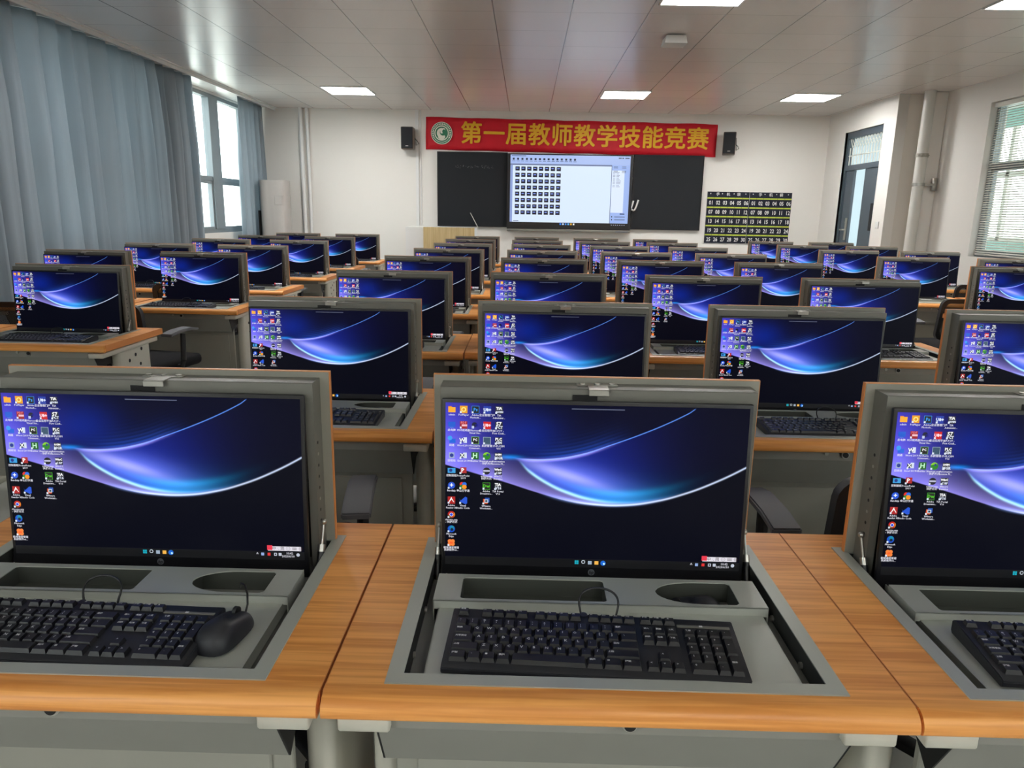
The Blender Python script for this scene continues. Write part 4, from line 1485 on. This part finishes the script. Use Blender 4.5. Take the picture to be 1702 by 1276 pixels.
def make_chair():
    t = thing('office_chair', '', 'chair')
    b = MB(); b.box((-.235, -.22, .43), (.235, .24, .50), 0, .03, 3); b.build('seat', 'fabric', t, 50)
    # backrest: frame ring with netting
    b = MB()
    outer, inner = rrect(-.235, .56, .235, .855, .05, 5), rrect(-.205, .59, .205, .825, .035, 5)
    me = shape_mesh(outer, [inner], .013)
    mt = Matrix.Translation((0, -.235, 0)) @ Matrix.Rotation(PI / 2, 4, 'X')
    b.mesh(me, mt)
    for v in b.bm.verts:
        v.co.y -= .10 * (.30 - abs(v.co.x)) * .35 + (v.co.z - .56) * .12
    b.tube([(0, -.255, .60), (0, -.27, .52), (0, -.22, .43), (0, -.05, .42)], .018, seg=8)
    br = b.build('backrest', 'chair', t, 45)
    b = MB()
    nx, nz = 12, 8
    V = [[b.bm.verts.new((-.205 + .41 * i / nx, -.235 - .10 * (.30 - abs(-.205 + .41 * i / nx)) * .35 - (.02 + .245 * j / nz) * .12, .58 + .255 * j / nz)) for j in range(nz + 1)] for i in range(nx + 1)]
    for i in range(nx):
        for j in range(nz):
            b.bm.faces.new((V[i][j], V[i + 1][j], V[i + 1][j + 1], V[i][j + 1]))
    b.build('netting', 'netting', br, 180)
    for s in (-1, 1):
        b = MB()
        b.tube([(s * .20, .0, .45), (s * .258, .0, .46), (s * .272, .0, .50), (s * .265, .02, .655)], .016, seg=8)
        a = b.build('armrest', 'chair', t, 45)
        b = MB()
        t_ = MB
        prof = [(-.13, .655), (-.05, .668), (.06, .672), (.125, .664), (.13, .676), (.06, .690), (-.05, .686), (-.13, .672)]
        b.prism(prof, 'x', -.036, .036)
        for v in b.bm.verts:
            v.co.x = s * (.265 + v.co.x)
        bmesh.ops.recalc_face_normals(b.bm, faces=list(b.bm.faces))
        bmesh.ops.bevel(b.bm, geom=[e for e in b.bm.edges], offset=.004, segments=2, affect='EDGES', clamp_overlap=True)
        b.build('arm_pad', 'pad', a, 45)
    b = MB(); b.cyl((0, 0, .10), (0, 0, .43), .025, 0, 14); b.cyl((0, 0, .36), (0, 0, .435), .05, 0, 14); b.build('gas_lift', 'chair', t, 50)
    b = MB(); b.cyl((0, 0, .07), (0, 0, .13), .045, 0, 16)
    for k in range(5):
        a = 2 * PI * k / 5 + .3
        b.box((0, -.022, .075), (.29, .022, .105), 0, .006, 1, Matrix.Rotation(a, 4, 'Z'))
    b.build('star_base', 'chair', t, 45)
    for k in range(5):
        a = 2 * PI * k / 5 + .3
        b = MB(); cx, cy = .27 * math.cos(a), .27 * math.sin(a)
        b.cyl((cx - .012 * math.sin(a), cy + .012 * math.cos(a), .032), (cx + .012 * math.sin(a), cy - .012 * math.cos(a), .032), .032, 0, 14)
        b.cyl((cx, cy, .05), (cx, cy, .08), .01, 0, 8)
        b.build('caster', 'chair', t, 45)
    return t


# ------------------------------------------------------------------ layout of the workstations
ROWY = (1.302, 2.494, 3.765, 5.068, 6.238, 7.495, 8.745, 9.970)
ROWS = ('back row', 'second row from the back', 'third row from the back', 'fourth row from the back', 'fifth row from the back',
        'sixth row from the back', 'seventh row from the back', 'front row')
COLS = {'L1': ('window block', 'column along the curtains'), 'L2': ('window block', 'column by window aisle'),
        'C1': ('centre block', 'column by window aisle'), 'C2': ('centre block', 'second column from window aisle'),
        'C3': ('centre block', 'second column from door aisle'), 'C4': ('centre block', 'column by door aisle'),
        'R1': ('door block', 'column by door aisle'), 'R2': ('door block', 'column along the wall')}
POS = {}
for r, xs in enumerate(({'C1': -.658, 'C2': .135, 'C3': .926}, {'C1': -.656, 'C2': .139, 'C3': .933, 'C4': 1.740},
                        {'L1': -3.14, 'L2': -2.34, 'C1': -.672, 'C2': .121, 'C3': .917, 'C4': 1.716},
                        {'L1': -3.043, 'L2': -2.236, 'C1': -.676, 'C2': .130, 'C3': .931, 'C4': 1.738, 'R1': 3.345},
                        {'L1': -3.118, 'L2': -2.323, 'C1': -.651, 'C2': .143, 'C3': .936, 'C4': 1.733, 'R1': 3.258, 'R2': 4.095},
                        {'L1': -3.113, 'L2': -2.314, 'C1': -.640, 'C2': .155, 'C3': .950, 'C4': 1.746, 'R1': 3.260, 'R2': 4.066},
                        {'L1': -3.125, 'L2': -2.330, 'C1': -.657, 'C2': .137, 'C3': .932, 'C4': 1.727, 'R1': 3.258, 'R2': 4.064},
                        {'L1': -3.085, 'L2': -2.280, 'C1': -.653, 'C2': .146, 'C3': .941, 'C4': 1.739, 'R1': 3.285, 'R2': 4.088})):
    for c, x in xs.items():
        POS[(c, r)] = (x, ROWY[r] + (-.02 if c in ('C1', 'L2') and r == 2 else 0))


def where(c, r):
    return '%s, %s, %s' % (ROWS[r], COLS[c][0], COLS[c][1])


desk0 = make_desk()
mon0 = make_monitor()
key0 = make_keyboard()
mou0 = make_mouse()
chr0 = make_chair()
used = set()


def put(root, loc, rz, label, group, tilt=0.0):
    o = root if root not in used else clone(root)
    used.add(root)
    o.location = loc
    o.rotation_euler = (tilt, 0, rz)
    o['label'] = label
    o['group'] = group
    return o


rnd = random.Random(11)
KEYS = {('C1', 0): (-.024, -.03), ('C2', 0): (-.023, -.045), ('C3', 0): (-.025, -.06), ('C1', 1): (.0, -.02), ('C2', 1): (0, 0), ('C3', 1): (.02, .01),
        ('C4', 1): (0, 0), ('L2', 2): (.035, .02), ('C1', 2): (-.03, .0), ('C2', 2): (0, 0), ('C3', 2): (.03, -.04), ('C4', 2): (-.02, .03),
        ('L1', 3): (0, 0), ('L2', 3): (-.04, .0), ('L1', 4): (0, 0), ('L2', 4): (-.04, .0), ('L2', 5): (-.02, 0), ('L2', 6): (0, 0), ('L2', 7): (0, 0),
        ('C1', 3): (0, 0), ('C2', 3): (0, 0), ('C3', 3): (0, 0), ('C4', 3): (0, 0), ('R1', 3): (0, 0)}
for (c, r), (x, y) in sorted(POS.items(), key=lambda q: (q[0][1], q[0][0])):
    put(desk0, (x, y, 0), 0, 'flip-up wood computer desk, ' + where(c, r), 'flip-top computer desks')
    if not (c == 'L1' and r == 2):
        put(mon0, (x - .003, y - .087, .722), 0, 'monitor showing blue waves, ' + where(c, r), 'monitors in the flip-up desks', math.radians(-3.6))
    if (c, r) in KEYS:
        dx, rz = KEYS[(c, r)]
        put(key0, (x + dx, y - .337, .7455), rz, 'black wired keyboard, ' + where(c, r), 'keyboards on the desks')
put(mou0, (.214 - .658, 1.302 - .322, .7455), -.22, 'black wired mouse lying beside the keyboard, back row, centre block, column by window aisle', 'computer mice')
put(mou0, (.165 + .135, 1.302 - .173, .712), PI / 2, 'black wired mouse stowed in the storage box, back row, second column from window aisle', 'computer mice')
put(mou0, (.165 - .656, 2.494 - .173, .712), PI / 2, 'black wired mouse stowed in the storage box, second row from the back, centre block', 'computer mice')

for c, r, dx, dy, rz in (('C1', 1, -.02, 0, .13), ('C3', 1, -.045, .02, .05), ('C1', 2, 0, .02, 0), ('C2', 2, .02, .04, .05), ('C1', 3, 0, 0, -.06), ('C2', 3, 0, .03, .1), ('C1', 4, 0, .03, 0),
                         ('L1', 3, .03, 0, .05), ('L2', 3, -.07, 0, -.2), ('L2', 4, -.13, 0, .05), ('L2', 5, -.02, -.05, 0), ('L2', 6, 0, 0, .05), ('L2', 7, 0, .02, 0),
                         ('R1', 4, -.12, 0, .12), ('R1', 5, .02, 0, 0), ('R2', 5, -.08, 0, .05)):
    x, y = POS[(c, r)]
    put(chr0, (x + dx, y - .775 + dy, 0), rz, 'black office chair, ' + where(c, r), 'black office chairs at the desks')
